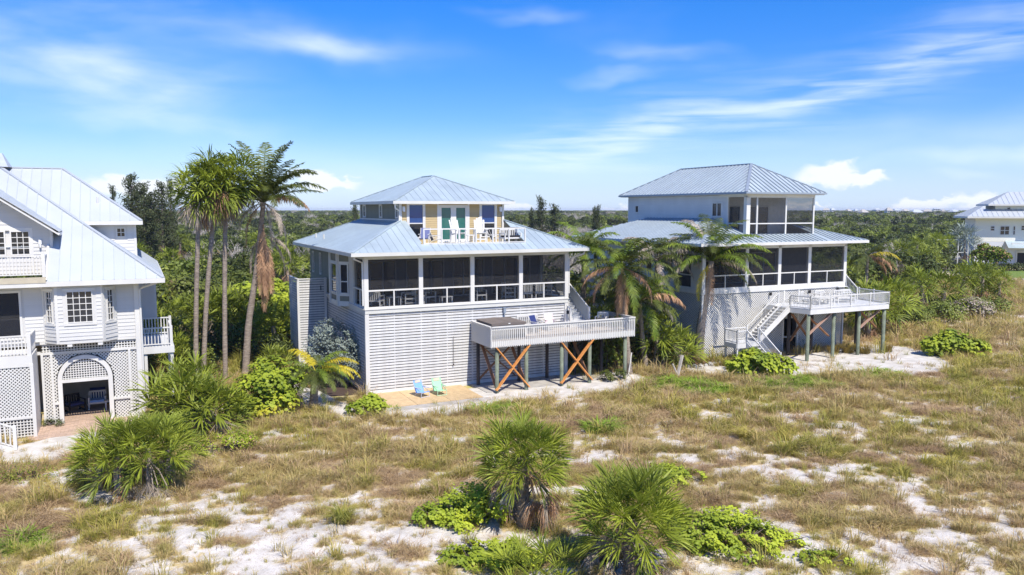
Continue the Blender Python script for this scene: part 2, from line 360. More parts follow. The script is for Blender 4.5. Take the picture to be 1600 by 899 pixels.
def lattice(parent, loc, rz, w, h_, pitch, sw, m, diag=True, ok=None, name='lattice', frame=.09, y=0.):
    mb = MB(); t = .012
    def seg(p, q, yy):
        dx, dz = q[0]-p[0], q[1]-p[1]; ln = math.hypot(dx, dz)
        if ln < .03: return
        nx, nz = -dz/ln*sw/2, dx/ln*sw/2; a = [(p[0]+nx, p[1]+nz), (q[0]+nx, q[1]+nz), (q[0]-nx, q[1]-nz), (p[0]-nx, p[1]-nz)]
        i = len(mb.v); mb.v += [(c[0], yy, c[1]) for c in a]+[(c[0], yy+t, c[1]) for c in a]
        for f in ((0, 1, 2, 3), (0, 4, 5, 1), (2, 6, 7, 3)): mb.f.append(tuple(i+k for k in f)); mb.m.append(0)
    def run(p, q, yy):
        if not ok: seg(p, q, yy); return
        n = max(2, int(math.hypot(q[0]-p[0], q[1]-p[1])/.05)); st = None; last = None
        for k in range(n+1):
            f = k/n; c = (p[0]+(q[0]-p[0])*f, p[1]+(q[1]-p[1])*f)
            if ok(*c):
                if st is None: st = c
                last = c
            elif st: seg(st, last, yy); st = None
        if st: seg(st, last, yy)
    if diag:
        c = pitch/2
        while c < w+h_:
            run((max(0, c-h_), min(h_, c)), (min(w, c), max(0, c-w)), y)
            d = c-h_; run((max(0, d), max(0, -d)), (min(w, d+h_), min(h_, w-d)), y-t-.001)
            c += pitch
    else:
        c = pitch/2
        while c < w: run((c, 0), (c, h_), y); c += pitch
        c = pitch/2
        while c < h_: run((0, c), (w, c), y-t-.001); c += pitch
    return mb.build(name, m, parent, loc, (0, 0, rz), stuff=True)
def railing(parent, p, q, z0, zt, pitch, m, bw=.035, pb=.03, post=.1, gap=.08, top=.09, individual=False, name='railing', ends=(True, True), nposts=0, sag=False):
    """guard rail from p to q (x,y[,dz]); z0 is the floor, zt the rail top, both added to the slope"""
    P0 = Vector((p[0], p[1], p[2] if len(p) > 2 else 0)); P1 = Vector((q[0], q[1], q[2] if len(q) > 2 else 0)); d = P1-P0; ln = math.hypot(d.x, d.y); e = d/ln
    mb = MB(); mb.bar(P0+Vector((0, 0, zt-.03)), P1+Vector((0, 0, zt-.03)), top, .06); mb.bar(P0+Vector((0, 0, z0+gap)), P1+Vector((0, 0, z0+gap)), .05, .05)
    o = mb.build(name, m, parent)
    ps = [0]*ends[0]+[ln]*ends[1]+[ln*k/(nposts+1) for k in range(1, nposts+1)]
    for s_ in ps: c = P0+e*s_; MB().box((c.x-post/2, c.y-post/2, c.z+z0-.02), (c.x+post/2, c.y+post/2, c.z+zt+.06)).build('post', m, o)
    n = int(ln/pitch); h_ = zt-.06-z0-gap
    bars = MB()
    for k in range(1, n):
        c = P0+e*(ln*k/n)
        if individual: ob('baluster', boxmesh('baluster', (bw, pb, h_), m), o, (c.x-bw/2, c.y-pb/2, c.z+z0+gap), (0, 0, 0))
        else: bars.box((c.x-bw/2, c.y-pb/2, c.z+z0+gap), (c.x+bw/2, c.y+pb/2, c.z+zt-.06))
    if not individual: bars.build('balusters', m, o, stuff=True)
    return o

# ================================================================== MIDDLE HOUSE (tan, louvred base)
A1 = h1[2]; W1 = 12.3; L1 = 14.47; RL = -math.pi/2      # RL: wall facing -x (left)
H1 = thing('beach_house', 'tan and olive stilt house with white louvered base and long screened porch, middle one', 'house', (h1[0], h1[1], 0), A1)
def slats(parent, loc, rz, x0, x1, z0, z1, pitch=.155):
    k = ('slat', round(x1-x0, 3))
    if k not in CACHE:
        mb = MB(); w = x1-x0; mb.v = [(0, -.035, 0), (w, -.035, 0), (w, -.010, .0), (0, -.010, .0), (0, -.022, .115), (w, -.022, .115), (w, .003, .115), (0, .003, .115)]
        mb.f = [(0, 1, 5, 4), (3, 7, 6, 2), (0, 3, 2, 1), (4, 5, 6, 7), (0, 4, 7, 3), (1, 2, 6, 5)]; mb.m = [0]*6; CACHE[k] = mb.mesh('slat', LOUV)
    n = int((z1-z0)/pitch)
    for i in range(n): ob('slat', CACHE[k], parent, off(loc, rz, x0, 0, z0+i*(z1-z0)/n), (0, 0, rz))
BACKG = mat('shaded_backing', (.13, .13, .135), .9)  # dark grey with the shade between slats put into the colour
base = MB().box((.12, .12, .0), (W1-.12, .18, 4.2)).box((.18, .24, 0), (.24, L1-.1, 4.2)).box((W1-.14, .3, 0), (W1, L1, 4.44)).box((0, L1, 0), (W1, L1+.12, 4.44)).build('under_house_shade_wall', BACKG, H1)  # front and left sheets added behind the slats to darken the gaps
MB().box((-.02, -.06, -.05), (W1, .14, .12)).box((-.06, .14, -.05), (.12, L1, .12)).build('base_board', WHITE, H1)
slats(H1, (0, 0, 0), 0, .12, W1-.12, .12, 4.44)
slats(H1, (0, L1, 0), RL, 0, L1-.12, .12, 4.44)
MB().box((-.1, -.1, 0), (.12, .12, 4.44)).build('corner_post', WHITE, H1)
MB().box((W1-.12, -.1, 0), (W1+.1, .12, 4.44)).build('corner_post', WHITE, H1)
MB().box((-.08, L1, 0), (.1, L1+.16, 4.44)).build('corner_post', WHITE, H1)
st = MB()
for x in [1.55+1.54*k for k in range(7)]: st.box((x-.03, -.015, .12), (x+.03, .1, 4.44))
st.build('louver_stile', LOUV, H1)
# floor, band, sill
MB().box((.02, .02, 4.45), (W1-.02, L1-.02, 4.70)).build('floor', FLOORG, H1)
MB().box((-.1, -.12, 4.44), (W1+.1, -.0, 4.66)).box((-.12, .0, 4.44), (.0, L1, 4.66)).build('band_board', WARMW, H1)
MB().box((-.13, -.16, 4.66), (W1+.13, .06, 4.72)).box((-.16, .06, 4.66), (.06, L1, 4.72)).build('sill', WHITE, H1)
bays = [0, 3.075, 6.15, 9.225, 12.3]
for x in bays: MB().box((x-.12, -.1, 4.72), (x+.12, .12, 7.36)).build('porch_post', WHITE, H1)
MB().box((-.12, -.1, 7.36), (W1+.12, .12, 7.6)).build('porch_header', WARMW, H1)
for a, b in zip(bays, bays[1:]):
    x0, x1 = a+.12, b-.12; m = (x0+x1)/2
    MB().box((x0, -.07, 5.64), (x1, .03, 5.72)).box((x0, -.07, 4.72), (x1, .03, 4.80)).box((m-.035, -.07, 4.80), (m+.035, .03, 5.64)).build('porch_rail', WHITE, H1)
    MB().quad((x0, -.02, 5.72), (x1, -.02, 5.72), (x1, -.02, 7.36), (x0, -.02, 7.36)).build('screen_panel', SCREEN, H1)
    MB().quad((x0, -.02, 4.80), (m-.035, -.02, 4.80), (m-.035, -.02, 5.64), (x0, -.02, 5.64)).build('screen_panel', SCREENC, H1)
    MB().quad((m+.035, -.02, 4.80), (x1, -.02, 4.80), (x1, -.02, 5.64), (m+.035, -.02, 5.64)).build('screen_panel', SCREENC, H1)
# side screen bay of the porch
MB().box((-.1, 2.35, 4.72), (.1, 3.2, 7.6)).build('porch_post', WARMW, H1)
MB().box((-.1, .12, 7.36), (.1, 2.35, 7.6)).box((-.06, .12, 5.64), (.04, 2.35, 5.72)).box((-.06, .12, 4.72), (.04, 2.35, 4.80)).box((-.05, 1.1, 4.8), (.03, 1.17, 5.64)).build('porch_rail', WARMW, H1)
MB().quad((0, .12, 5.72), (0, 2.35, 5.72), (0, 2.35, 7.36), (0, .12, 7.36)).build('screen_panel', SCREEN, H1)
MB().quad((0, .12, 4.8), (0, 2.35, 4.8), (0, 2.35, 5.64), (0, .12, 5.64)).build('screen_panel', SCREENC, H1)
MB().quad((W1, .12, 4.8), (W1, 3.3, 4.8), (W1, 3.3, 7.36), (W1, .12, 7.36)).build('screen_panel', SCREEN, H1)
MB().box((W1-.1, 3.1, 4.72), (W1+.1, 3.3, 7.6)).build('porch_post', WARMW, H1)
# inner porch wall with sliding doors
doors = [(.35, 2.75), (3.35, 5.75), (6.3, 8.4), (8.9, 11.6)]
DFG = mat('door_frame_grey', (.34, .34, .34), .6)
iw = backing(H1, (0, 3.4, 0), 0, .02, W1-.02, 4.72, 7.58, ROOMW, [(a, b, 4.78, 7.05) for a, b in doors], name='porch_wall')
for a, b in doors: window(H1, (0, 3.4, 0), 0, a, b, 4.78, 7.05, 3, 1, DFG, GLASS, .07, .08, 'sliding_door')
MB().box((.1, .12, 7.58), (W1-.1, L1-.1, 7.6)).build('ceiling', WHITE, H1)
# left wall, olive
ops = [(L1-v-.27, L1-v+.27, za, zb) for v, za, zb in ((13.4, 5.75, 7.2), (11.15, 5.75, 7.2), (8.35, 5.65, 7.2))]
wl = backing(H1, (0, L1, 0), RL, 0, L1-6.2, 4.72, 7.6, OLIVE, ops)
boards(wl, (0, L1, 0), RL, 0, L1-6.2, 4.72, 7.6, .17, OLIVE, ops)
for o_ in ops: window(H1, (0, L1, 0), RL, *o_, 1, 2, WHITE, GLASS, .09)
backing(H1, (W1, L1, 0), math.pi, 0, W1, 4.72, 7.6, OLIVE); backing(H1, (W1, 3.4, 0), math.pi/2, 0, L1-3.4, 4.72, 7.6, OLIVE)
# angled bay
bp = [(0, 6.2), (-.6, 5.6), (-.6, 3.8), (0, 3.2)]
for i, (p, q) in enumerate(zip(bp, bp[1:])):
    ln = math.hypot(q[0]-p[0], q[1]-p[1]); rz = math.atan2(q[1]-p[1], q[0]-p[0]); l_ = (p[0], p[1], 0)
    op = [(.14, ln-.14, 5.2, 6.95)]
    backing(H1, l_, rz, 0, ln, 4.5, 7.6, OLIVE, op, .08, 'bay_wall')
    window(H1, l_, rz, *op[0], 1, 2, WARMW, GLASS, .07, .06, splits=[0, .4, 1])
    MB().box((0, -.05, 4.5), (ln, -.0, 4.78)).box((.1, -.04, 5.08), (ln-.1, -.0, 5.2)).box((.1, -.04, 6.95), (ln-.1, -.0, 7.06)).build('bay_trim', WARMW, H1, l_, (0, 0, rz))
for x, y in bp: MB().box((x-.09, y-.09, 4.5), (x+.07, y+.09, 7.6)).build('bay_post', WARMW, H1)
# lower roof
e0, e1, f0, f1, ze, zt = -.94, 13.24, -.94, 15.4, 7.75, 9.36
rf = eaves(H1, e0, e1, f0, f1, ze, WARMW, WARMW, .17)
RM = [ROOFG, mat('fine_seam', (.36, .43, .475), .5, .2)]
roof_face(rf, [(e0, f1, ze), (e0, f0, ze), (2.89, 2.89, zt), (2.89, 11.6, zt)], .42, RM, .018, .025)
roof_face(rf, [(e0, f0, ze), (3.2, f0, ze), (3.2, 2.89, zt), (2.89, 2.89, zt)], .42, RM, .018, .025)
roof_face(rf, [(3.2, f0, ze), (9.52, f0, ze), (9.52, -.12, ze+.82*.42), (3.2, -.12, ze+.82*.42)], .42, RM, .018, .025)
roof_face(rf, [(9.52, f0, ze), (e1, f0, ze), (9.52, 2.78, 9.31)], .42, RM, .018, .025)
roof_face(rf, [(e1, f0, ze), (e1, f1, ze), (9.43, 11.6, zt), (9.43, 2.89, zt)], .42, RM, .018, .025)
roof_face(rf, [(e1, f1, ze), (e0, f1, ze), (2.89, 11.6, zt), (9.43, 11.6, zt)], .42, RM, .018, .025)
caps(rf, [((e0, f0, ze), (2.89, 2.89, zt)), ((e0, f1, ze), (2.89, 11.6, zt)), ((e1, f0, ze), (9.5, 2.83, zt))], ROOFG, .14, .04)
for v in (12.2, 9.8): MB().tube([(-.05, v, 8.1), (-.05, v, 8.45)], .05).build('vent_pipe', WARMW, rf)
MB().box((3.12, -.12, 7.95), (3.2, 2.89, 8.2)).quad((3.19, -.1, 8.0), (3.19, 2.88, 8.0), (3.19, 2.88, 9.33), (3.19, -.1, 8.1)).build('cheek_wall', TAN, H1)
MB().quad((9.53, -.1, 8.0), (9.53, 2.78, 8.0), (9.53, 2.78, 9.29), (9.53, -.1, 8.1)).build('cheek_wall', OLIVE, H1)
# balcony
MB().box((3.2, -.1, 7.9), (9.52, 2.89, 8.02)).build('balcony_floor', DECKP, H1)
MB().box((3.1, -.22, 7.88), (9.62, -.1, 8.1)).build('balcony_fascia', WHITE, H1)
br = MB().bar((3.25, -.05, 8.95), (9.5, -.05, 8.95), .07, .07).bar((3.25, -.05, 8.16), (9.5, -.05, 8.16), .05, .05).bar((9.5, -.02, 8.95), (9.5, 2.0, 8.95), .06, .06).build('balcony_rail', WHITE, H1)
for x in (3.28, 4.33, 5.36, 6.4, 7.44, 8.46, 9.5): MB().box((x-.035, -.09, 8.02), (x+.035, -.01, 8.93)).build('post', WHITE, br)
MB().box((9.46, 1.0, 8.02), (9.54, 1.07, 8.93)).build('post', WHITE, br)
# upper floor
u0, u1, v0, v1 = 2.89, 9.43, 2.89, 11.6
ops = [(.48, 1.42, .35, 2.35), (2.36, 4.22, .08, 2.3), (5.08, 6.04, .35, 2.35)]
ops3 = [(a, b, c+8.0, d+8.0) for a, b, c, d in ops]
wf = backing(H1, (u0, v0, 0), 0, 0, u1-u0, 7.9, 10.45, TAN, ops3)
boards(wf, (u0, v0, 0), 0, .1, u1-u0-.1, 8.04, 10.4, .13, TAN, [(a-.1, b+.1, 7.9, 10.5) for a, b, c, d in ops3])
for k, (a, b, c, d) in enumerate(ops3):
    MB().box((u0+a-.1, v0-.05, 8.04), (u0+a, v0-.0, 10.4)).build('window_trim', WHITE, H1); MB().box((u0+b, v0-.05, 8.04), (u0+b+.1, v0-.0, 10.4)).build('window_trim', WHITE, H1)
    if k == 1: window(H1, (u0, v0, 0), 0, a, (a+b)/2, c, d, 1, 1, WHITE, GLASSG, .17, .03, 'glazed_door'); window(H1, (u0, v0, 0), 0, (a+b)/2, b, c, d, 1, 1, WHITE, GLASSG, .17, .03, 'glazed_door')
    else: window(H1, (u0, v0, 0), 0, a, b, c, d, 1, 2, WHITE, [GLASS, GLASSB], .06, .06, splits=[0, .43, 1])
opl = [(v1-11.0, v1-10.3, 9.5, 10.35), (v1-7.1, v1-6.5, 9.5, 10.35), (v1-3.75, v1-3.2, 9.5, 10.35)]
w2 = backing(H1, (u0, v1, 0), RL, 0, v1-v0, 9.3, 10.45, OLIVE, opl)
boards(w2, (u0, v1, 0), RL, 0, v1-v0, 9.42, 10.4, .16, OLIVE, [(a-.12, b+.12, 9, 11) for a, b, c, d in opl])
for o_ in opl: window(H1, (u0, v1, 0), RL, *o_, 1, 2, WHITE, [GLASS, GLASSG], .1)
MB().box((u0-.05, v0, 9.34), (u0-.005, v1, 9.46)).build('skirt_board', WHITE, H1)
backing(H1, (u1, v1, 0), math.pi, 0, u1-u0, 9.3, 10.45, OLIVE); backing(H1, (u1, v0, 0), math.pi/2, 0, v1-v0, 8, 10.45, OLIVE)
for x, y, z in ((u0, v0, 8.0), (u1, v0, 8.0), (u0, v1, 9.36)): MB().box((x-.06, y-.06, z), (x+.08, y+.08, 10.45)).build('corner_trim', WHITE, H1)
a, b, c, d, z = 2.37, 9.95, 2.37, 12.1, 10.5; hw = (b-a)/2; zr = z+hw*.4254; mx_ = (a+b)/2
ru = eaves(H1, a, b, c, d, z, WARMW, WARMW, .15)
roof_face(ru, [(a, d, z), (a, c, z), (mx_, c+hw, zr), (mx_, d-hw, zr)], .42, RM, .018, .025)
roof_face(ru, [(a, c, z), (b, c, z), (mx_, c+hw, zr)], .42, RM, .018, .025)
roof_face(ru, [(b, c, z), (b, d, z), (mx_, d-hw, zr), (mx_, c+hw, zr)], .42, RM, .018, .025)
roof_face(ru, [(b, d, z), (a, d, z), (mx_, d-hw, zr)], .42, RM, .018, .025)
caps(ru, [((a, c, z), (mx_, c+hw, zr)), ((b, c, z), (mx_, c+hw, zr)), ((mx_, c+hw, zr), (mx_, d-hw, zr)), ((a, d, z), (mx_, d-hw, zr))], ROOFG, .14, .04)
LAMPM = mat('lamp_housing', (.8, .8, .78), .4)
for x in (3.07, 9.24): MB().box((x-.07, 2.74, 9.95), (x+.07, 2.85, 10.2)).tube([(x, 2.72, 9.9), (x, 2.72, 10.12)], .07, 8).build('wall_lamp', LAMPM, H1)
MB().tube([(-.75, -.8, 7.66), (-.8, -.75, 7.45), (-.18, -.05, 7.2), (-.18, -.05, 4.9)], .05, 8).build('downspout', WHITE, H1)
MB().tube([(13.1, -.85, 7.6), (13.05, -.8, 7.4), (12.48, -.05, 7.1), (12.48, -.05, 5.0)], .05, 8).build('downspout', WHITE, H1)
MB().tube([(2.45, 2.5, 10.38), (2.5, 2.55, 10.1), (2.84, 2.84, 9.95), (2.8, 2.8, 9.3)], .05, 8).build('downspout', WHITE, H1)
MB().tube([(4.95, -.12, 1.3), (4.95, -.12, 2.9)], .012, 6).box((4.92, -.15, 1.25), (4.98, -.09, 1.32)).build('pull_rod', PILD, H1)
lb = MB().box((8.07, -.2, 4.05), (8.2, -.06, 4.32)).tube([(8.13, -.14, 3.75), (8.13, -.14, 4.05)], .03, 6).box((8.04, -.22, 4.32), (8.22, -.04, 4.36)).build('wall_lantern', SEAM, H1)
MB().box((12.3, -.2, 3.75), (12.42, -.1, 3.95)).build('wall_lantern', DARK, H1)

# louvred shower enclosure on the left side
EN = thing('shower_enclosure', 'tall white slatted shower enclosure on the left side of the middle house', 'enclosure', (*l2w(h1, -1.0, 10.5), 0), A1)
def en(x, y): return (x+1.0, y-10.5)
x0, y0 = en(-1.89, 9.2); x1, y1 = en(-.07, 11.88)
slats(EN, (x0, y0, 0), 0, .08, x1-x0, .05, 5.62)
slats(EN, (x0, y1, 0), RL, 0, y1-y0-.08, .05, 5.62)
for x, y in ((x0, y0), (x0, y1), (x1-.1, y0)): MB().box((x-.06, y-.06, 0), (x+.08, y+.06, 5.7)).build('post', WHITE, EN)
MB().box((x0-.06, y0-.07, 5.62), (x1, y0+.07, 5.68)).box((x0-.07, y0+.07, 5.62), (x0+.07, y1+.07, 5.68)).build('top_rail', WHITE, EN)
MB().box((x0+.1, y0+.12, 0), (x1, y0+.16, 5.3)).box((x0+.1, y0+.16, 0), (x0+.14, y1, 5.3)).build('shade_panel', BACKG, EN)  # dark sheet added behind the slats, its colour stands in for shade
MB().box((x1-.42, y0-.1, 4.9), (x1-.37, y0-.05, 5.2)).build('door_handle', BLACK, EN)

# deck
DK = thing('elevated_deck', 'raised deck with white picket rail and orange cross braces, in front of the louvered base', 'deck', (*l2w(h1, 10.7, -1.4), 0), A1)
def dk(x, y): return (x-10.7, y+1.4)
a, c = dk(6.07, -2.85); b, d = dk(15.35, -.14); zf = 2.95
n = 28
for i in range(n):
    y = c+(d-c)*i/n; ob('deck_board', boxmesh('deck_board', (b-a, (d-c)/n-.008, .03), DECKW), DK, (a, y, zf-.03))
MB().box((dk(12.45, 0)[0], d, zf-.2), (b, d+.5, zf)).build('deck_landing', DECKW, DK)
MB().box((a+.05, c+.05, zf-.3), (b-.05, c+.12, zf-.035)).box((a+.05, c+.12, zf-.3), (a+.12, d, zf-.035)).box((b-.12, c+.12, zf-.3), (b-.05, d, zf-.035)).box((a+.12, -.2, zf-.3), (b-.12, -.05, zf-.035)).box((a+.12, d-.08, zf-.3), (b-.12, d-.02, zf-.035)).build('rim_joist', RIMJ, DK)
js = MB()
for k in range(1, 18): x = a+.12+(b-a-.24)*k/18; js.box((x-.02, c+.12, zf-.25), (x+.02, -.2, zf-.035)).box((x-.02, -.05, zf-.25), (x+.02, d-.08, zf-.035))
js.build('joists', RIMJ, DK, stuff=True)
PKT = boxmesh('picket', (.055, .03, 1.08), WHITE)
def pickets(p, q, rz, pitch=.118):
    ln = math.hypot(q[0]-p[0], q[1]-p[1]); n = int(ln/pitch); rl = MB().box((0, -.07, 3.66), (ln, .09, 3.72)).box((0, .0, 3.52), (ln, .04, 3.64)).box((0, .0, 2.62), (ln, .04, 2.93)).build('deck_rail', WHITE, DK, (*p, 0), (0, 0, rz))
    for k in range(n+1): ob('picket', PKT, rl, (k*(ln-.055)/n, -.032, 2.57))
pickets((a, c), (b, c), 0); pickets((a, d), (a, c), RL); pickets((b, c), (b, dk(0, .42)[1]), math.pi/2)
pickets((b, dk(0, .42)[1]), (b-.7, dk(0, .42)[1]-.35), math.pi+.46)
fr = [dk(x, -2.68)[0] for x in (6.5, 8.3, 10.55, 12.4, 14.85)]
for x in fr: MB().tube([(x, c+.22, -.05), (x, c+.22, zf-.3)], .11, 10).build('piling', PILING, DK, smooth=True)
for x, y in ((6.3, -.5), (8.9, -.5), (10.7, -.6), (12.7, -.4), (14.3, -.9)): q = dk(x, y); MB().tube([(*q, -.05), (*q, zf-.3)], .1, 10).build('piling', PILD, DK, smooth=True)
for i, (xa, xb) in enumerate(((fr[0], fr[1]), (fr[2], fr[3]))):
    y = c+.07
    MB().bar((xa-.12, y, .2), (xb+.12, y, zf-.36), .05, .25, up=(0, 1, 0)).build('brace', ORANGE, DK)
    MB().bar((xa-.12, y+.055, zf-.36), (xb+.12, y+.055, .2), .05, .25, up=(0, 1, 0)).build('brace', ORANGE, DK)
qa, qb = dk(6.3, -.35)[0], dk(8.9, 0)[0]; y = dk(0, -.35)[1]
MB().bar((qa, y, .25), (qb, y, zf-.4), .05, .18, up=(0, 1, 0)).build('brace', BROWNT, DK); MB().bar((qa, y+.25, zf-.4), (qb, y+.25, .25), .05, .18, up=(0, 1, 0)).build('brace', BROWNT, DK)
for xx in (fr[0], fr[1], fr[3]): MB().bar((xx, c+.3, .3), (xx, d-.3, zf-.4), .05, .17, up=(1, 0, 0)).build('brace', BROWNT, DK)

# stairs from the porch down to the deck
SR = thing('porch_staircase', 'white staircase from the screened porch down to the raised deck of the middle house', 'staircase', (*l2w(h1, 13.0, 1.2), 2.95), A1)
n = 10; ya, yb, za, zb = -.35-1.2, 2.55-1.2, 0, 1.84
for i in range(n):
    y = ya+(yb-ya)*i/n; z = (i+1)*1.84/n
    MB().box((-.6, y, z-.04), (.62, y+.31, z)).build('tread', DECKP, SR); MB().box((-.58, y+.02, z-.184), (.6, y+.04, z-.04)).build('riser', WHITE, SR)
MB().box((-.68, yb, 1.7), (.7, yb+1.2, 1.84)).build('landing', DECKP, SR)
for x in (-.64, .66): MB().bar((x, ya, .02), (x, yb, 1.84), .06, .3).build('stringer', WHITE, SR)
def slope_rail(x, solid):
    o = MB().bar((x, ya-.1, 1.12), (x, yb, 2.72), .09, .06).build('handrail', WHITE, SR)
    MB().box((x-.06, ya-.16, 0), (x+.06, ya-.06, 1.2)).build('post', WHITE, o)
    if solid:
        for k in range(26): f = k/25; y = ya+(yb-ya)*f; ob('baluster', boxmesh('baluster', (.035, .06, 1.04), WARMW), o, (x-.018, y, .06+1.6*f))
        for k in range(10): ob('baluster', boxmesh('baluster', (.035, .06, 1.04), WARMW), o, (x-.018, yb+.12*k, 1.66))
slope_rail(.66, True); slope_rail(-.64, False)

# ================================================================== furniture
def adirondack(name, label, loc, rz, m, cushion=None, s_=1., group=None, tall=False, cat='chair'):
    t = thing(name, label, cat, loc, rz, group)
    zs = .62 if tall else .38
    MB().bar((-.26*s_, -.28*s_, zs+.04), (-.26*s_, .25*s_, zs-.06), .04, .06).bar((.26*s_, -.28*s_, zs+.04), (.26*s_, .25*s_, zs-.06), .04, .06).build('seat_frame', m, t)
    for k in range(5): y = -.26+.12*k; MB().box((-.28*s_, y*s_, zs+.03-.02*k), (.28*s_, (y+.1)*s_, zs+.055-.02*k)).build('seat_slat', m, t)
    for k in range(5):
        x = -.24+.12*k; h_ = .78+(.1 if k in (1, 2, 3) else 0)+(.04 if k == 2 else 0)
        MB().bar((x*s_, .22*s_, zs-.05), (x*1.1*s_, (.22+.28)*s_, zs+h_*s_), .1*s_, .022, up=(0, 1, 0)).build('back_slat', m, t)
    for x in (-.34, .34):
        MB().box(((x-.07)*s_, -.34*s_, zs+.22), ((x+.07)*s_, .34*s_, zs+.25)).build('armrest', m, t)
        MB().box(((x-.03)*s_, -.3*s_, 0), ((x+.03)*s_, -.22*s_, zs+.22)).build('leg', m, t); MB().box(((x-.03)*s_, .24*s_, 0), ((x+.03)*s_, .31*s_, zs+.22)).build('leg', m, t)
    if tall: MB().box((-.3, -.32, .25), (.3, -.26, .32)).build('footrest', m, t)
    if cushion: MB().box((-.26*s_, -.26*s_, zs+.06), (.26*s_, .2*s_, zs+.14)).build('cushion', cushion, t)
    return t
def armchair(name, label, loc, rz, m, cushion, w=.72, group=None, cat='chair', back=.86, slats_=True):
    t = thing(name, label, cat, loc, rz, group); h_ = w/2
    MB().box((-h_+.05, -.33, .30), (h_-.05, .33, .38)).build('seat', m, t)
    if cushion: MB().box((-h_+.08, -.31, .382), (h_-.08, .24, .48)).build('cushion', cushion, t)
    bk = MB().box((-h_+.02, .27, back-.08), (h_-.02, .33, back)).build('backrest', m, t)
    nb = max(4, int(w/.13))
    if slats_:
        for k in range(nb): x = -h_+.08+(w-.22)*k/(nb-1); MB().box((x, .28, .382), (x+.06, .31, back-.08)).build('back_slat', m, bk)
    for x in (-h_, h_-.06):
        MB().box((x, -.34, .60), (x+.06, .27, .64)).build('armrest', m, t)
        MB().box((x, -.34, 0), (x+.06, -.28, .60)).build('leg', m, t); MB().box((x, .27, 0), (x+.06, .33, back-.08)).build('leg', m, t)
        MB().box((x, -.28, .08), (x+.05, .27, .13)).build('side_rail', m, t)
    return t
def sling(name, label, loc, rz, fm, cloth, group=None, low=False, pillow=None):
    t = thing(name, label, 'chair', loc, rz, group); s_ = .3 if low else .4
    MB().bar((0, -.28, s_), (0, .2, s_-.07), .5, .02).build('seat', cloth, t)
    MB().bar((0, .2, s_-.07), (0, .48, s_+.55), .5, .02).build('backrest', cloth, t)
    if pillow: MB().box((-.17, -.03, 0), (.17, .03, .13)).build('headrest_pillow', pillow, t, (0, .415, s_+.42), (-.42, 0, 0))
    for x in (-.27, .27):
        MB().tube([(x, -.3, 0), (x, -.28, s_), (x, .3, s_+.22)], .015, 6).build('leg', fm, t)
        MB().tube([(x, .38, 0), (x, .1, s_-.06), (x, -.3, s_+.02)], .015, 6).build('leg', fm, t)
        MB().tube([(x, .2, s_-.07), (x, .48, s_+.56)], .015, 6).build('back_post', fm, t)
        MB().box((x-.03, -.3, s_+.2), (x+.03, .33, s_+.23)).build('armrest', fm, t)
    MB().tube([(-.27, -.3, .06), (.27, -.3, .06)], .014, 6).build('crossbar', fm, t)
    return t
def table(name, label, loc, rz, m, w, d, h_, group=None):
    t = thing(name, label, 'table', loc, rz, group); MB().box((-w/2, -d/2, h_-.05), (w/2, d/2, h_)).build('tabletop', m, t)
    for x in (-w/2+.02, w/2-.08):
        for y in (-d/2+.02, d/2-.08): MB().box((x, y, 0), (x+.06, y+.06, h_-.05)).build('leg', m, t)
    return t
def at1(u, v, z): return (*l2w(h1, u, v), z)
def at2(u, v, z): return (*l2w(h2, u, v), z)
def at3(u, v, z): return (*l2w(h3, u, v), z)
BF = mat('blue_frame', (.5, .52, .62), .4); GF = mat('green_frame', (.45, .7, .45), .4)
sling('beach_chair', 'light blue folding beach chair with straw headrest on the tan pavement by the louvers', at1(2.5, -1.75, .02), A1+.3, BF, BLUE, pillow=PILLOW, low=True)
sling('beach_chair', 'light green folding beach chair with straw headrest on the tan pavement', at1(3.5, -1.75, .02), A1+.1, GF, GREEN, pillow=PILLOW, low=True)
BZ = 8.02
adirondack('adirondack_chair', 'tall white fan-backed chair in front of the balcony glass doors', at1(5.85, 1.3, BZ), A1+.25, WHITE, tall=True, group=None)
adirondack('adirondack_chair', 'tall white fan-backed chair between the balcony doors and the right window', at1(7.25, 1.3, BZ), A1-.25, WHITE, tall=True)
sling('sling_chair', 'blue-backed chair at the left end of the upper balcony', at1(3.75, 1.2, BZ), A1-.5, WHITE, mat('slate_blue_fabric', (.13, .15, .3), .7))
sling('sling_chair', 'low black lounge chair on the balcony beside the left window', at1(4.55, 1.5, BZ), A1+.9, WHITE, BLACK, low=True)
sling('sling_chair', 'low black lounge chair on the balcony below the right window', at1(8.3, 1.5, BZ), A1+.9, WHITE, BLACK, low=True)
table('side_table', 'small white side table between the two tall balcony chairs', at1(6.55, 1.3, BZ), A1, WHITE, .45, .45, .55)
armchair('balcony_bench', 'white two-seat bench with black cushions at the right end of the balcony', at1(9.0, .9, BZ), A1+.1, WHITE, BLACK, w=1.15, cat='bench')
PZ = 4.71
armchair('porch_armchair', 'white wooden armchair in the left corner of the screened porch', at1(.75, .8, PZ), A1+math.pi/2+.9, WHITE, NAVY, w=.8)
table('coffee_table', 'white square coffee table in the first bay of the screened porch', at1(1.85, 1.0, PZ), A1, WHITE, .75, .5, .5)
armchair('porch_armchair', 'white armchair with dark cushion beside the first inner porch post', at1(2.75, 1.1, PZ), A1-math.pi/2, WHITE, BLACK, w=.75)
table('porch_side_table', 'small white side table against the second porch post', at1(3.3, .6, PZ), A1, WHITE, .35, .35, .55)
armchair('porch_armchair', 'white armchair in the second bay of the screened porch', at1(4.0, 1.5, PZ), A1+.3, WHITE, BLACK, w=.75)
table('porch_ottoman_table', 'low white slatted table in the second bay of the screened porch', at1(4.9, .9, PZ), A1, WHITE, .7, .5, .38)
armchair('porch_armchair', 'grey wooden chair facing out in the third bay of the screened porch', at1(7.1, 1.1, PZ), A1, WHITE, BLACK, w=.65)
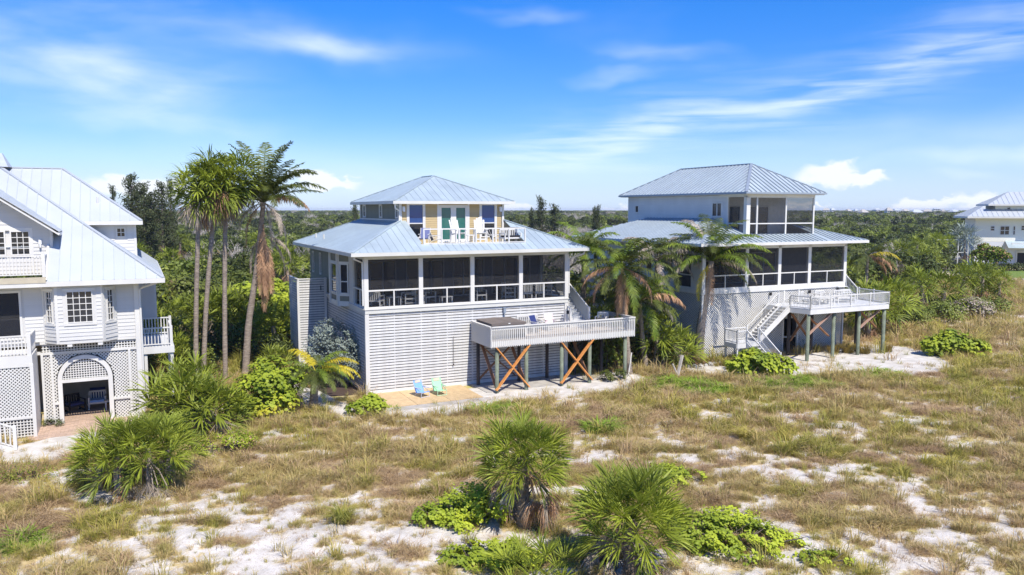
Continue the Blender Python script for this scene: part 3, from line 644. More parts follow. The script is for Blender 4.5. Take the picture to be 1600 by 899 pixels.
table('dining_table', 'white dining table at the right end of the screened porch', at1(10.4, 1.6, PZ), A1, WHITE, 2.0, 1.0, .74)
for u, v, r, lb_ in ((9.1, 1.4, A1+math.pi/2, 'left end of the porch dining table'), (9.95, .75, A1+math.pi, 'front left side of the porch dining table'),
                     (10.75, .75, A1+math.pi, 'front right side of the porch dining table'), (11.75, 1.6, A1-math.pi/2, 'right end of the porch dining table')):
    armchair('dining_chair', 'white slat-backed chair at the '+lb_, at1(u, v, PZ), r, WHITE, None, w=.58, back=.98)
# hot tub and deck furniture
HT = thing('hot_tub', 'square hot tub under a brown cover on the left end of the raised deck', 'hot tub', at1(7.35, -1.35, 2.95), A1)
MB().box((-1.0, -1.0, 0), (1.0, 1.0, .72)).build('cabinet', mat('tub_cabinet', (.16, .15, .14), .8), HT)
for x0_, x1_ in ((-1.06, -.01), (.01, 1.06)):
    mb = MB(); z0_, z1_ = .74, .86; ha, hb = (0, .05) if x0_ < -.5 else (.05, 0)
    mb.v = [(x0_, -1.06, z0_), (x1_, -1.06, z0_), (x1_, 1.06, z0_), (x0_, 1.06, z0_), (x0_, -1.06, z1_+ha), (x1_, -1.06, z1_+hb), (x1_, 1.06, z1_+hb), (x0_, 1.06, z1_+ha)]
    mb.f = [(0, 3, 2, 1), (4, 5, 6, 7), (0, 1, 5, 4), (1, 2, 6, 5), (2, 3, 7, 6), (3, 0, 4, 7)]; mb.m = [0]*6; mb.build('cover', TUBC, HT)
MB().box((-.06, -1.09, .8), (.06, -1.06, .86)).build('latch', WHITE, HT)
sling('deck_chair', 'navy blue sling chair on the raised deck beside the hot tub', at1(9.75, -1.2, 2.95), A1+.35, WHITE, NAVY)
sling('deck_chair', 'pink and white patterned folding chair on the raised deck', at1(10.75, -1.0, 2.95), A1-.1, WHITE, PINK)
table('deck_table', 'low white table on the raised deck between hot tub and navy chair', at1(9.0, -1.5, 2.95), A1, WHITE, .6, .5, .5)
armchair('deck_bench', 'white slatted bench along the house wall on the raised deck', at1(9.6, -.45, 2.95), A1, WHITE, None, w=1.4, cat='bench', back=.9)
armchair('deck_armchair', 'white armchair in the far right corner of the raised deck', at1(14.3, -.9, 2.95), A1-.8, WHITE, BLACK, w=.7)

# ================================================================== RIGHT HOUSE (white, lattice base)
A2 = h2[2]; W2 = 12.9; L2 = 15.
H2 = thing('beach_house', 'white stilt house with lattice base and grey seamed hip roofs, right of the middle house', 'house', (h2[0], h2[1], 0), A2)
DG = mat('door_frame_grey_two', (.42, .42, .42), .6)
backing(H2, (0, .45, 0), 0, .1, W2-.1, 0, 4.3, mat('lattice_shade_backing', (.04, .04, .045), .9), [(7.15, 8.5, 0, 2.3)], .05, 'under_house_shade_wall')  # near-black sheet added behind the lattice, shade put into its colour
MB().box((.3, .6, 0), (.35, L2, 4.3)).box((W2-.1, .5, 0), (W2, L2, 4.4)).box((0, L2, 0), (W2, L2+.1, 4.4)).build('under_house_shade_wall', DARK, H2)  # side sheet and outer walls coloured near-black for under-house shade
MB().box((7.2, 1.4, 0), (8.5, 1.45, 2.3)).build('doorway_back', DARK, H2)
lattice(H2, (.1, 0, .1), 0, 7.0, 4.3, .165, .046, WHITE, True)
lattice(H2, (8.55, 0, .1), 0, W2-8.65, 4.3, .165, .046, WHITE, True)
lattice(H2, (7.1, 0, 2.35), 0, 1.45, 2.05, .165, .046, WHITE, True)
lattice(H2, (0, L2, .1), RL, L2-.1, 4.3, .165, .046, BSID, True)
for x in (0, 7.12, 8.5, W2): MB().box((x-.06, -.05, 0), (x+.06, .06, 4.42)).build('corner_post', WHITE, H2)
MB().box((-.09, -.04, 4.42), (0, .06, 0)).build('downspout', WHITE, H2)
MB().box((7.2, .02, 1.0), (8.44, .06, 1.08)).build('door_rail', WHITE, H2)
MB().box((0, 0, 4.42), (W2, L2, 4.62)).build('floor', FLOORG, H2)
MB().box((-.06, -.08, 4.40), (W2+.06, -.0, 4.72)).box((-.08, 0, 4.40), (0, L2, 4.72)).build('band_board', WHITE, H2)
px2 = [0, 3.66, 6.6, 9.4, W2]
for x in px2: MB().box((x-.13, -.07, 4.72), (x+.13, .15, 7.55)).build('porch_post', WHITE, H2)
MB().box((-.13, -.07, 7.38), (W2+.13, .0, 7.68)).build('porch_header', WHITE, H2)
for a, b in zip(px2, px2[1:]):
    x0, x1 = a+.13, b-.13; m = x0+(x1-x0)*.5
    MB().box((x0, -.05, 5.58), (x1, .03, 5.65)).box((x0, -.05, 4.72), (x1, .03, 4.79)).box((m-.03, -.05, 4.79), (m+.03, .03, 5.58)).build('porch_rail', WHITE, H2)
    MB().quad((x0, 0, 5.65), (x1, 0, 5.65), (x1, 0, 7.38), (x0, 0, 7.38)).build('screen_panel', SCREEN, H2)
    MB().quad((x0, 0, 4.79), (x1, 0, 4.79), (x1, 0, 5.58), (x0, 0, 5.58)).build('screen_panel', SCREEN, H2)
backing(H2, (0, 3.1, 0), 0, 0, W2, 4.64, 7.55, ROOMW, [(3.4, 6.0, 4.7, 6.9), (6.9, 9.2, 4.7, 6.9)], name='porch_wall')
for a, b in ((3.4, 6.0), (6.9, 9.2)): window(H2, (0, 3.1, 0), 0, a, b, 4.7, 6.9, 2, 1, DG, GLASS, .07, .08, 'sliding_door')
MB().box((.1, .1, 7.55), (W2-.1, L2-.1, 7.6)).build('ceiling', WHITE, H2)
ops = [(L2-3.75, L2-3.3, 5.3, 7.0), (L2-14.0, L2-13.2, 5.2, 6.5), (L2-9, L2-8.2, 5.6, 6.9), (L2-6.5, L2-5.7, 5.6, 6.9)]
wl = backing(H2, (0, L2, 0), RL, 0, L2-2.7, 4.72, 7.6, BSID, ops)
boards(wl, (0, L2, 0), RL, 0, L2-2.7, 4.72, 7.6, .2, BSID, ops)
for o_ in ops: window(H2, (0, L2, 0), RL, *o_, 1, 2, WHITE, GLASS, .07)
MB().box((-.03, .1, 4.72), (.12, 1.25, 7.6)).build('wall', BSID, H2)
MB().box((-.04, 1.25, 5.58), (.04, 2.7, 5.65)).build('porch_rail', WHITE, H2); MB().box((-.04, 1.25, 4.72), (.04, 2.7, 4.8)).build('porch_rail', WHITE, H2)
MB().quad((0, 1.25, 4.8), (0, 2.7, 4.8), (0, 2.7, 7.55), (0, 1.25, 7.55)).build('screen_panel', SCREEN, H2)
MB().quad((W2, .1, 4.8), (W2, 3.1, 4.8), (W2, 3.1, 7.4), (W2, .1, 7.4)).build('screen_panel', SCREEN, H2)
backing(H2, (W2, L2, 0), math.pi, 0, W2, 4.7, 7.6, WSID); backing(H2, (W2, 3.1, 0), math.pi/2, 0, L2-3.1, 4.7, 7.6, WSID)
e0, e1, f0, f1, ze = -1.02, 13.98, -1.02, 15.9, 7.81
p1, p2, q1, q2 = 4.06, 10.25, .58, 15.1
rf = eaves(H2, e0, e1, f0, f1, ze, WHITE, WHITE, .17); RM2 = [ROOFS, SEAM]; k3 = .3
RP = .42
roof_face(rf, [(e0, f1, ze), (e0, f0, ze), (p1, 4.06, ze+5.08*k3), (p1, 12.1, ze+5.08*k3)], RP, RM2, .05, .05)
roof_face(rf, [(e0, f0, ze), (p1, f0, ze), (p1, 4.06, ze+5.08*k3)], RP, RM2, .05, .05)
roof_face(rf, [(p1, f0, ze), (p2, f0, ze), (p2, q1, ze+1.6*k3), (p1, q1, ze+1.6*k3)], RP, RM2, .05, .05)
roof_face(rf, [(p2, f0, ze), (e1, f0, ze), (p2, 2.71, ze+3.73*k3)], RP, RM2, .05, .05)
roof_face(rf, [(e1, f0, ze), (e1, f1, ze), (p2, 12, ze+3.73*k3), (p2, 2.71, ze+3.73*k3)], RP, RM2, .05, .05)
roof_face(rf, [(e1, f1, ze), (e0, f1, ze), (p1, 12.1, ze+5.08*k3), (p2, 12.1, ze+5.08*k3)], RP, RM2, .05, .05)
caps(rf, [((e0, f0, ze), (p1, 4.06, ze+5.08*k3)), ((e1, f0, ze), (p2, 2.71, ze+3.73*k3))], SEAM, .16, .05)
# upper volume
VB = 3.4
opl = [(q2-14.05, q2-13.5, 9.75, 10.4), (q2-4.2, q2-3.1, 9.5, 10.55)]
w2 = backing(H2, (p1, q2, 0), RL, 0, q2-2.6, 8.0, 11.05, BSID, opl)
boards(w2, (p1, q2, 0), RL, 0, q2-2.6, 8.6, 11.05, .2, BSID, opl)
window(H2, (p1, q2, 0), RL, *opl[0], 1, 1, WHITE, GLASS, .08); window(H2, (p1, q2, 0), RL, *opl[1], 2, 1, WHITE, GLASS, .08, .08)
backing(H2, (p2, q2, 0), math.pi, 0, p2-p1, 8, 11.05, WSID); backing(H2, (p2, VB, 0), math.pi/2, 0, q2-VB, 8, 11.05, WSID)
MB().box((p1, q1, 8.0), (p2, VB+.1, 8.16)).build('upper_porch_floor', DECKP, H2)
MB().box((p1, VB+.1, 11.0), (p2, q2, 11.05)).box((p1+.1, q1+.1, 11.0), (p2-.1, VB+.1, 11.04)).build('ceiling', WHITE, H2)
LW = mat('upper_porch_wall', (.55, .55, .54), .7)
backing(H2, (p1, VB, 0), 0, .12, p2-p1-.05, 8.16, 11.0, LW, [(.6, 1.9, 8.2, 10.3), (2.6, 4.6, 8.2, 10.3)], name='upper_porch_wall')
window(H2, (p1, VB, 0), 0, .6, 1.9, 8.2, 10.3, 1, 1, DG, GLASS, .07, .05, 'glazed_door'); window(H2, (p1, VB, 0), 0, 2.6, 4.6, 8.2, 10.3, 2, 1, DG, GLASS, .08, .08, 'sliding_door')
MB().box((p1-.05, q1-.05, 8.16), (p1+.28, q1+.25, 10.98)).build('porch_post', WHITE, H2)
MB().box((p1-.04, 2.45, 8.3), (p1+.1, 2.6, 10.98)).build('porch_post', WHITE, H2)
MB().box((p1-.05, q1-.05, 10.85), (p2+.05, q1+.05, 11.12)).box((p1-.05, q1+.05, 10.9), (p1+.05, VB, 11.12)).box((p2-.05, q1+.05, 10.9), (p2+.05, VB, 11.12)).build('porch_header', WHITE, H2)
MB().box((p1+.7, q1-.06, 8.02), (p2+.06, q1+.04, 8.22)).build('porch_sill', WHITE, H2)
MB().box((p1+.28, q1-.03, 9.02), (p2-.05, q1+.03, 9.1)).box((p1-.03, q1+.25, 9.02), (p1+.03, 2.45, 9.1)).box((p2-.03, q1+.05, 9.02), (p2+.03, VB, 9.1)).build('porch_rail', WHITE, H2)
for x in (4.96, 7.6, p2-.02): MB().box((x-.06, q1-.05, 8.22), (x+.06, q1+.05, 10.85)).build('screen_frame', WHITE, H2)
for (a, b) in ((p1+.28, 4.9), (5.02, 7.54), (7.66, p2-.08)): MB().quad((a, q1, 8.22), (b, q1, 8.22), (b, q1, 10.85), (a, q1, 10.85)).build('screen_panel', SCREENL, H2)
MB().quad((p1, q1+.25, 8.3), (p1, 2.45, 8.3), (p1, 2.45, 10.9), (p1, q1+.25, 10.9)).build('screen_panel', SCREENL, H2)
MB().quad((p2, q1+.05, 8.22), (p2, VB, 8.22), (p2, VB, 10.9), (p2, q1+.05, 10.9)).build('screen_panel', SCREENL, H2)
a, b, c, d, z = 3.52, 10.79, .04, 15.66, 11.2; hw = (b-a)/2; zr = z+hw*.5875; mx_ = (a+b)/2
ru = eaves(H2, a, b, c, d, z, SEAM, WHITE, .1)
roof_face(ru, [(a, d, z), (a, c, z), (mx_, c+hw, zr), (mx_, d-hw, zr)], RP, RM2, .06, .06)
roof_face(ru, [(a, c, z), (b, c, z), (mx_, c+hw, zr)], RP, RM2, .06, .06)
roof_face(ru, [(b, c, z), (b, d, z), (mx_, d-hw, zr), (mx_, c+hw, zr)], RP, RM2, .06, .06)
roof_face(ru, [(b, d, z), (a, d, z), (mx_, d-hw, zr)], RP, RM2, .06, .06)
caps(ru, [((a, c, z), (mx_, c+hw, zr)), ((b, c, z), (mx_, c+hw, zr)), ((mx_, c+hw, zr), (mx_, d-hw, zr)), ((a, d, z), (mx_, d-hw, zr))], SEAM, .2, .05)
for x in (3.66+2.1, 9.4, 12.2): MB().box((x-.07, -.22, 4.1), (x+.07, -.09, 4.3)).build('wall_lamp', BLACK, H2)

# deck of the right house
D2 = thing('elevated_deck', 'white fan-shaped raised deck on green pilings in front of the right house', 'deck', at2(9.6, -1.8, 0), A2)
def d2(x, y): return (x-9.6, y+1.8)
poly = [d2(5.95, -3.58), d2(13.3, -3.58), d2(13.7, -.7), d2(12.9, -.12), d2(5.3, -.12), d2(5.6, -2.14)]; zf = 3.5
mb = MB(); k = len(poly); mb.v = [(*p, zf) for p in poly]+[(*p, zf-.03) for p in poly]; mb.f = [tuple(range(k)), tuple(range(2*k-1, k-1, -1))]+[(j, (j+k), (j+1) % k+k, (j+1) % k) for j in range(k)]; mb.m = [0]*(k+2)
mb.build('deck_floor', DECKP, D2)
for p, q in zip(poly, poly[1:]+poly[:1]):
    MB().bar((*p, zf-.19), (*q, zf-.19), .06, .3).build('fascia', WHITE, D2)
js = MB()
for k in range(1, 12): x = d2(5.6, 0)[0]+k*.65; js.box((x-.03, d2(0, -3.45)[1], zf-.3), (x+.03, d2(0, -.2)[1], zf-.06))
js.build('joists', RIMJ, D2, stuff=True)
for p, q, np_ in ((poly[0], poly[1], 3), (poly[1], poly[2], 1), (poly[5], poly[0], 0)):
    railing(D2, p, q, zf, 4.34, .11, WHITE, .02, .02, .07, .08, .06, nposts=np_)
for (x, y) in ((6.0, -3.4), (8.4, -3.3), (10.9, -3.2), (13.1, -3.4), (11.9, -2.2), (8.4, -1.4), (6.6, -1.1), (13.0, -1.2)):
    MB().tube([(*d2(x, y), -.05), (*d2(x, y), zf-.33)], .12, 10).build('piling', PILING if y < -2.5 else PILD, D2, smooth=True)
for (xa, za, xb, zb, y, m) in ((6.1, 1.7, 8.2, 3.1, -3.25, mat('pale_brace', (.42, .27, .2), .6)), (8.3, 1.5, 6.2, 3.1, -3.0, BROWNT), (11.0, 1.9, 12.9, 3.1, -3.2, MATS['pale_brace']), (12.9, 1.8, 11.2, 3.1, -2.9, BROWNT), (6.6, 1.0, 8.3, 2.9, -1.2, BROWNT), (8.3, 1.0, 6.6, 2.9, -1.35, BROWNT)):
    MB().bar((*d2(xa, y), za), (*d2(xb, y), zb), .06, .2, up=(0, 1, 0)).build('brace', m, D2)
# stair flights
S2 = thing('deck_staircase', 'white open staircase with landing going down from the right house deck to the sand', 'staircase', at2(2.4, -1.6, 0), A2)
def s2(x, y): return (x-2.4, y+1.6)
n = 12; xa, xb, za, zb = 2.9, 5.45, 1.35, 3.5
for i in range(n):
    x = xa+(xb-xa)*i/n; z = za+(zb-za)*(i+1)/n; p = s2(x, -2.1); MB().box((p[0], p[1], z-.04), (p[0]+.25, p[1]+1.0, z)).build('tread', WHITE, S2)
for y in (-2.14, -1.06):
    p, q = s2(xa, y), s2(xb+.15, y); MB().bar((*p, za), (*q, zb-.1), .06, .3).build('stringer', WHITE, S2)
    railing(S2, (*p, za), (*q, zb), .1, .9, .11, WHITE, .02, .02, .07, .08, .06)
p, q = s2(1.1, -2.2), s2(2.95, -1.0); MB().box((*p, za-.06), (*q, za)).build('landing', DECKP, S2)
MB().box((p[0]-.03, p[1]-.06, za-.3), (q[0], p[1], za)).box((p[0]-.06, p[1], za-.3), (p[0], q[1], za)).box((p[0], q[1], za-.3), (q[0], q[1]+.04, za)).build('fascia', WHITE, S2)
railing(S2, (p[0], q[1]), (q[0], q[1]), za, za+.85, .11, WHITE, .02, .02, .07, .08, .06); railing(S2, (p[0], p[1]), (p[0], q[1]), za, za+.85, .11, WHITE, .02, .02, .07, .08, .06)
railing(S2, (p[0], p[1]), (p[0]+.75, p[1]), za, za+.85, .11, WHITE, .02, .02, .07, .08, .06)
for x, y in ((p[0]+.05, p[1]+.05), (p[0]+.05, q[1]-.05), (q[0]-.05, p[1]+.05), (q[0]-.05, q[1]-.05)): MB().box((x-.05, y-.05, 0), (x+.05, y+.05, za-.06)).build('landing_post', WHITE, S2)
for i in range(7):
    y = p[1]-.26*(i+1); z = za-(i+1)*za/8; MB().box((p[0]+.8, y, z-.04), (q[0]-.05, y+.28, z)).build('tread', WHITE, S2)
for x in (p[0]+.77, q[0]):
    MB().bar((x, p[1], za-.1), (x, p[1]-1.95, .02), .05, .26).build('stringer', WHITE, S2)
    railing(S2, (x, p[1]-.02, za), (x, p[1]-1.95, .05), .1, .88, .11, WHITE, .02, .02, .07, .08, .06)
p, q = d2(13.0, -.05), d2(13.0, -1.1); o_ = railing(D2, (p[0]+.05, p[1], 4.35), (q[0]+.05, q[1], zf), .1, .92, .11, WHITE, .02, .02, .07, .08, .06)
for i in range(5): MB().box((p[0]-.9, q[1]+.2*i, zf+.19*(i+1)-.04), (p[0]+.0, q[1]+.2*i+.24, zf+.19*(i+1))).build('tread', DECKP, D2)
armchair('deck_lounge_chair', 'white slatted chair on the left of the right house deck', at2(8.0, -1.2, 3.5), A2+.5, WHITE, None, w=.8)
armchair('deck_lounge_chair', 'white slatted chair in the middle of the right house deck', at2(9.6, -1.1, 3.5), A2-.2, WHITE, None, w=.8)
table('picnic_table', 'low white table between the chairs on the right house deck', at2(8.9, -1.9, 3.5), A2, WHITE, 1.5, .7, .5)
armchair('deck_bench', 'white bench at the right side of the right house deck', at2(11.2, -1.6, 3.5), A2-.3, WHITE, None, w=1.3, cat='bench')

# ================================================================== LEFT HOUSE (white, steep roof, arch in lattice)
A3 = h3[2]
H3 = thing('beach_house', 'large white clapboard house with steep pale metal roofs and arched lattice doorway at left edge', 'house', (h3[0], h3[1], 0), A3)
XL = -11.; LB = 12.
# ground storey: posts, rails, lattice with arch
ac, ar, az_ = -2.33, .98, 2.05       # arch centre, inner radius, spring height
def arch_ok(x, z):
    X = x-4.05; Z = z
    if abs(X-ac) < ar+.2 and Z < az_: return False
    return math.hypot(X-ac, Z-az_) > ar+.2
MB().box((XL, .0, 3.32), (-4.1, .1, 3.46)).box((-4.1, -.03, 3.30), (.02, .07, 3.42)).box((-4.1, -.03, 3.80), (.02, .07, 3.92)).build('trim_rail', WHITE, H3)
lattice(H3, (-4.05, .05, 0), 0, 4.0, 3.30, .15, .05, WHITE, True, arch_ok)
lattice(H3, (-4.05, .05, 3.42), 0, 4.0, .38, .125, .042, WHITE, False)
for x in (-4.05, -3.68, -.42, -.04): MB().box((x-.05, -.05, -.1), (x+.05, .06, 3.3)).build('lattice_post', WHITE, H3)
MB().box((-3.63, -.045, .92), (ac-ar-.17, .055, 1.02)).box((ac+ar+.17, -.045, .92), (-.47, .055, 1.02)).build('mid_rail', WHITE, H3)
MB().box((-.1, -.1, -.1), (.12, .12, 6.6)).build('corner_trim', WHITE, H3)
mb = MB(); n = 24      # arch casing ring and jambs
pr = None
for k in range(n+1):
    t = math.pi*k/n; i = len(mb.v)
    for r in (ar-.02, ar+.17):
        for y in (-.09, .09): mb.v.append((ac-r*math.cos(t), y, az_+r*math.sin(t)))
    if k:
        for a_, b_ in ((0, 1), (1, 3), (3, 2), (2, 0)): mb.f.append((i-4+a_, i-4+b_, i+b_, i+a_)); mb.m.append(0)
mb.build('arch_casing', WHITE, H3)
for x in (ac-ar-.075, ac+ar+.075): MB().box((x-.095, -.09, -.15), (x+.095, .09, az_-.0)).build('arch_jamb', WHITE, H3)
MB().box((ac-ar+.02, -.07, az_-.12), (ac+ar-.02, .07, az_+.02)).build('arch_head', WHITE, H3)
lattice(H3, (ac-ar, .0, az_+.02), 0, 2*ar, ar, .11, .038, WHITE, False, lambda x, z: math.hypot(x-ar, z) < ar-.03)
MB().box((XL, 3.6, -.1), (.1, 3.7, 3.6)).build('garage_back_wall', mat('tan_wall', (.34, .31, .26), .8), H3)
MB().box((-.06, .12, 0), (.06, LB, 3.9)).box((XL, .1, 3.75), (-.1, 3.6, 3.9)).build('side_wall', WHITE, H3)
# dark lining behind the lattice: colour stands in for shade, arch opening left free
lin = MB(); lin.box((-4.0, .35, 0), (ac-ar-.1, .4, 3.75)).box((ac+ar+.1, .35, 0), (-.15, .4, 3.75)).box((ac-ar-.1, .35, az_+.0), (ac+ar+.1, .4, 3.75)); lin.build('lattice_shade_lining', mat('shade_lining', (.045, .045, .05), .9), H3)
# main storey wall
ops = [(-4.95-4.0, -4.72, 4.1, 6.35)]
wf = backing(H3, (0, 0, 0), 0, XL, 0, 3.92, 6.7, WSID, ops+[(-3.75, -.98, 3.9, 6.55)])
boards(wf, (0, 0, 0), 0, XL, -.1, 3.93, 6.62, .175, WSID, [(-9.05, -4.62, 4.0, 6.45), (-3.86, -.88, 3.9, 6.62)])
window(H3, (0, 0, 0), 0, -8.95, -4.72, 4.1, 6.35, 1, 1, WHITE, SCREEN, .1, .05, 'screened_opening')
MB().box((-9.2, 2.5, 3.9), (-4.0, 2.6, 6.6)).build('room_back', ROOMW, H3)
# bay window
bp = [(-3.87, 0), (-3.3, -.72), (-1.42, -.72), (-.85, 0)]
for i, (p, q) in enumerate(zip(bp, bp[1:])):
    ln = math.hypot(q[0]-p[0], q[1]-p[1]); rz = math.atan2(q[1]-p[1], q[0]-p[0]); l_ = (p[0], p[1], 0)
    op = [(.4, ln-.4, 4.82, 6.3)] if i == 1 else [(.24, ln-.26, 4.82, 6.3)]
    bw_ = backing(H3, l_, rz, 0, ln, 3.9, 6.6, WSID, op, .1, 'bay_wall')
    boards(bw_, l_, rz, .05, ln-.05, 4.02, 6.5, .175, WSID, [(op[0][0]-.14, op[0][1]+.14, 4.72, 6.6)])
    MB().box((op[0][0]-.13, -.05, 6.3), (op[0][1]+.13, -.005, 6.42)).build('window_trim', WHITE, H3, l_, (0, 0, rz)); MB().box((op[0][0]-.13, -.06, 4.7), (op[0][1]+.13, -.005, 4.82)).build('window_sill', WHITE, H3, l_, (0, 0, rz))
    window(H3, l_, rz, *op[0], 4 if i == 1 else 2, 5, WHITE, GLASS, .045, .03)
    MB().box((-.06, -.04, 3.88), (.06, .04, 6.6)).build('bay_post', WHITE, H3, l_, (0, 0, rz))
mb = MB(); mb.v = [(*p, 3.86) for p in bp]+[(*p, 3.9) for p in bp]; mb.f = [(0, 3, 2, 1), (4, 5, 6, 7), (0, 1, 5, 4), (1, 2, 6, 5), (2, 3, 7, 6)]; mb.m = [0]*5; mb.build('bay_floor', WHITE, H3)
for x in (-2.85, -1.6): MB().box((x-.1, -.7, 3.72), (x+.1, 0, 3.86)).build('bay_bracket', WHITE, H3)
# right side wall of the main storey (seen at the corner) and back part
ops = [(2.3, 3.0, 5.2, 6.2)]
boards(backing(H3, (0, 0, 0), math.pi/2, 0, LB, 3.92, 6.7, WSID, [(.6, 1.3, 5.6, 6.3)]), (0, 0, 0), math.pi/2, .1, LB, 3.93, 6.62, .175, WSID, [(.5, 1.4, 5.5, 6.4)])
# right rear wing with window, and its side deck
backing(H3, (0, 6.2, 0), 0, .02, .9, 3.92, 6.65, WSID, [(.3, .78, 5.85, 6.5)], name='rear_wall'); window(H3, (0, 6.2, 0), 0, .3, .78, 5.85, 6.5, 2, 2, WHITE, GLASS, .05, .03)
MB().box((.9, 6.2, 3.92), (1.0, LB, 6.65)).build('rear_wall', WSID, H3)
# lower roof (steep hip)
S3 = .75; ze = 6.76; ex, ey = 1.2, -1.0; T = 7.3
MB().box((XL, ey+.05, ze-.2), (ex-.05, 0, ze-.13)).box((.12, 0, ze-.2), (ex-.05, LB+1, ze-.13)).build('soffit', WHITE, H3)
rf3 = MB().box((XL, ey-.07, ze-.2), (ex+.07, ey, ze+.02)).box((ex, ey, ze-.2), (ex+.07, LB+1, ze+.02)).build('gutter', WHITE, H3); RM3 = [ROOFW, SEAMW]
top = (ex-T, ey+T, ze+S3*T)
def zfr(v): return ze+S3*(v-ey)
roof_face(rf3, [(-3.6, ey, ze), (ex, ey, ze), (-3.6, ey+ex+3.6, ze+S3*(ex+3.6))], .45, RM3, .03, .035)
roof_face(rf3, [(XL, 1.0, zfr(1.0)), (-3.6, 1.0, zfr(1.0)), (-3.6, 3.8, zfr(3.8)), top, (XL, top[1], top[2])], .45, RM3, .03, .035)
roof_face(rf3, [(ex, ey, ze), (ex, LB+1, ze), (ex-T, LB+1, ze+S3*T), top], .45, RM3, .03, .035)
caps(rf3, [((ex, ey, ze), top)], ROOFW, .16, .06); MB().bar((-3.62, ey, ze+.08), (-3.62, 1.0, zfr(1.0)+.08), .1, .1).build('barge_trim', WHITE, rf3)
# upper right volume and its roof
vw, uz = 3.5, 9.42
boards(backing(H3, (0, vw, 0), 0, -4.5, .12, 7.3, 9.5, WSID, [(-.79, -.36, 8.6, 9.1)]), (0, vw, 0), 0, -4.5, .02, 7.4, 9.35, .175, WSID, [(-.88, -.28, 8.5, 9.2)])
window(H3, (0, vw, 0), 0, -.79, -.36, 8.6, 9.1, 2, 2, WHITE, GLASS, .05, .03); MB().box((.02, vw-.05, 7.3), (.14, vw+.1, 9.35)).build('corner_trim', WHITE, H3)
MB().box((.1, vw+.1, 7.3), (.14, LB, 9.5)).build('side_wall', WSID, H3)
e3, y3 = .4, 3.0; rr = 3.65
MB().box((-2.2, y3+.03, uz-.18), (e3-.04, vw, uz-.12)).box((.14, vw, uz-.18), (e3-.04, LB, uz-.12)).build('soffit', WHITE, H3)
ru3 = MB().box((-4.2, y3-.06, uz-.17), (e3+.06, y3, uz+.02)).box((e3, y3, uz-.17), (e3+.06, LB, uz+.02)).build('gutter', WHITE, H3)
roof_face(ru3, [(-4.2, y3, uz), (e3, y3, uz), (e3-rr, y3+rr, uz+S3*rr), (-6.1, y3+rr, uz+S3*rr), (-5.2, y3+1.4, uz+S3*1.4)], .45, RM3, .03, .035)
roof_face(ru3, [(e3, y3, uz), (e3, LB+1, uz), (e3-rr, LB+1, uz+S3*rr), (e3-rr, y3+rr, uz+S3*rr)], .45, RM3, .03, .035)
caps(ru3, [((e3, y3, uz), (e3-rr, y3+rr, uz+S3*rr)), ((e3-rr, y3+rr, uz+S3*rr), (-6.1, y3+rr, uz+S3*rr))], ROOFW, .16, .06)
MB().tube([(-1.6, y3+1.2, uz+.9), (-1.6, y3+1.2, uz+1.25)], .05, 8).build('vent_pipe', WHITE, ru3)
# gabled dormer with the balcony in front
gv, gr, gx = 1.0, -3.45, -8.0      # wall plane, right edge, ridge position
zg = 9.12; sg = .72
opg = [(-5.13, -4.33, 7.9, 9.05), (-6.1, -5.3, 7.9, 9.05), (-7.07, -6.27, 7.9, 9.05)]
gtop = lambda x: zg+.1+sg*(gr-x) if x > gx else zg+.1+sg*(gr-gx)-sg*(gx-x)
wg = MB(); wg.v = [(gx*2-gr, gv+.06, 7.0), (gr, gv+.06, 7.0), (gr, gv+.06, zg+.1), (gx, gv+.06, gtop(gx)), (gx*2-gr, gv+.06, zg+.1)]; wg.f = [(0, 1, 2, 3, 4)]; wg.m = [0]
wgo = wg.build('gable_wall', WSID, H3)
boards(wgo, (0, gv, 0), 0, XL, gr-.1, 7.05, gtop(gx), .175, WSID, [(a-.09, b+.09, 7.8, 9.15) for a, b, c, d in opg], top=gtop)
for o_ in opg: window(H3, (0, gv, 0), 0, *o_, 3, 4, WHITE, GLASS, .06, .03)
MB().box((-7.2, gv-.04, 9.05), (-4.22, gv-.0, 9.17)).box((-4.33, gv-.04, 7.1), (-4.22, gv-.0, 9.05)).build('window_trim', WHITE, H3)
MB().box((gr-.1, gv-.05, 7.0), (gr+.02, gv+.06, zg+.0)).box((gr, gv+.06, 7.0), (gr+.02, 3.4, zg+.02)).build('side_wall', BSID, H3)
oh = .35; rx = gr+oh
def gz(x): return zg+.12+sg*(gr-x)
roof_face(wgo, [(rx, gv-.6, gz(rx)), (rx, (gz(rx)-ze)/S3+ey, gz(rx)), (gx, (gz(gx)-ze)/S3+ey, gz(gx)), (gx, gv-.6, gz(gx))], .45, RM3, .03, .035)
roof_face(wgo, [(2*gx-rx, gv-.6, gz(rx)), (2*gx-rx, 4, gz(rx)), (gx, 8, gz(gx)), (gx, gv-.6, gz(gx))], .45, RM3, .03, .035)
MB().bar((rx, gv-.6, gz(rx)-.13), (gx, gv-.6, gz(gx)-.13), .06, .24, up=(0, 1, 0)).build('rake_board', WHITE, wgo)
MB().bar((rx-.02, gv-.55, gz(rx)-.1), (rx-.02, 2.3, gz(rx)-.1), .08, .14).build('gutter', WHITE, wgo)
MB().box((-3.93-.06, gv-.16, 8.42), (-3.93+.06, gv-.03, 8.62)).tube([(-3.93, gv-.12, 8.25), (-3.93, gv-.12, 8.42)], .05, 6).build('wall_lantern', LAMPM, H3)
MB().box((XL, ey, 6.74), (-3.62, gv, 6.8)).build('balcony_floor', mat('tan_membrane', (.52, .46, .34), .7), H3)
MB().box((XL, ey-.09, 6.74), (-3.62, ey-.0, 7.0)).build('balcony_curb', MATS['tan_membrane'], H3)
railing(H3, (XL, ey+.12), (-3.68, ey+.12), 7.02, 7.98, .13, WHITE, .045, .045, .14, .1, .1, individual=True, name='balcony_rail')
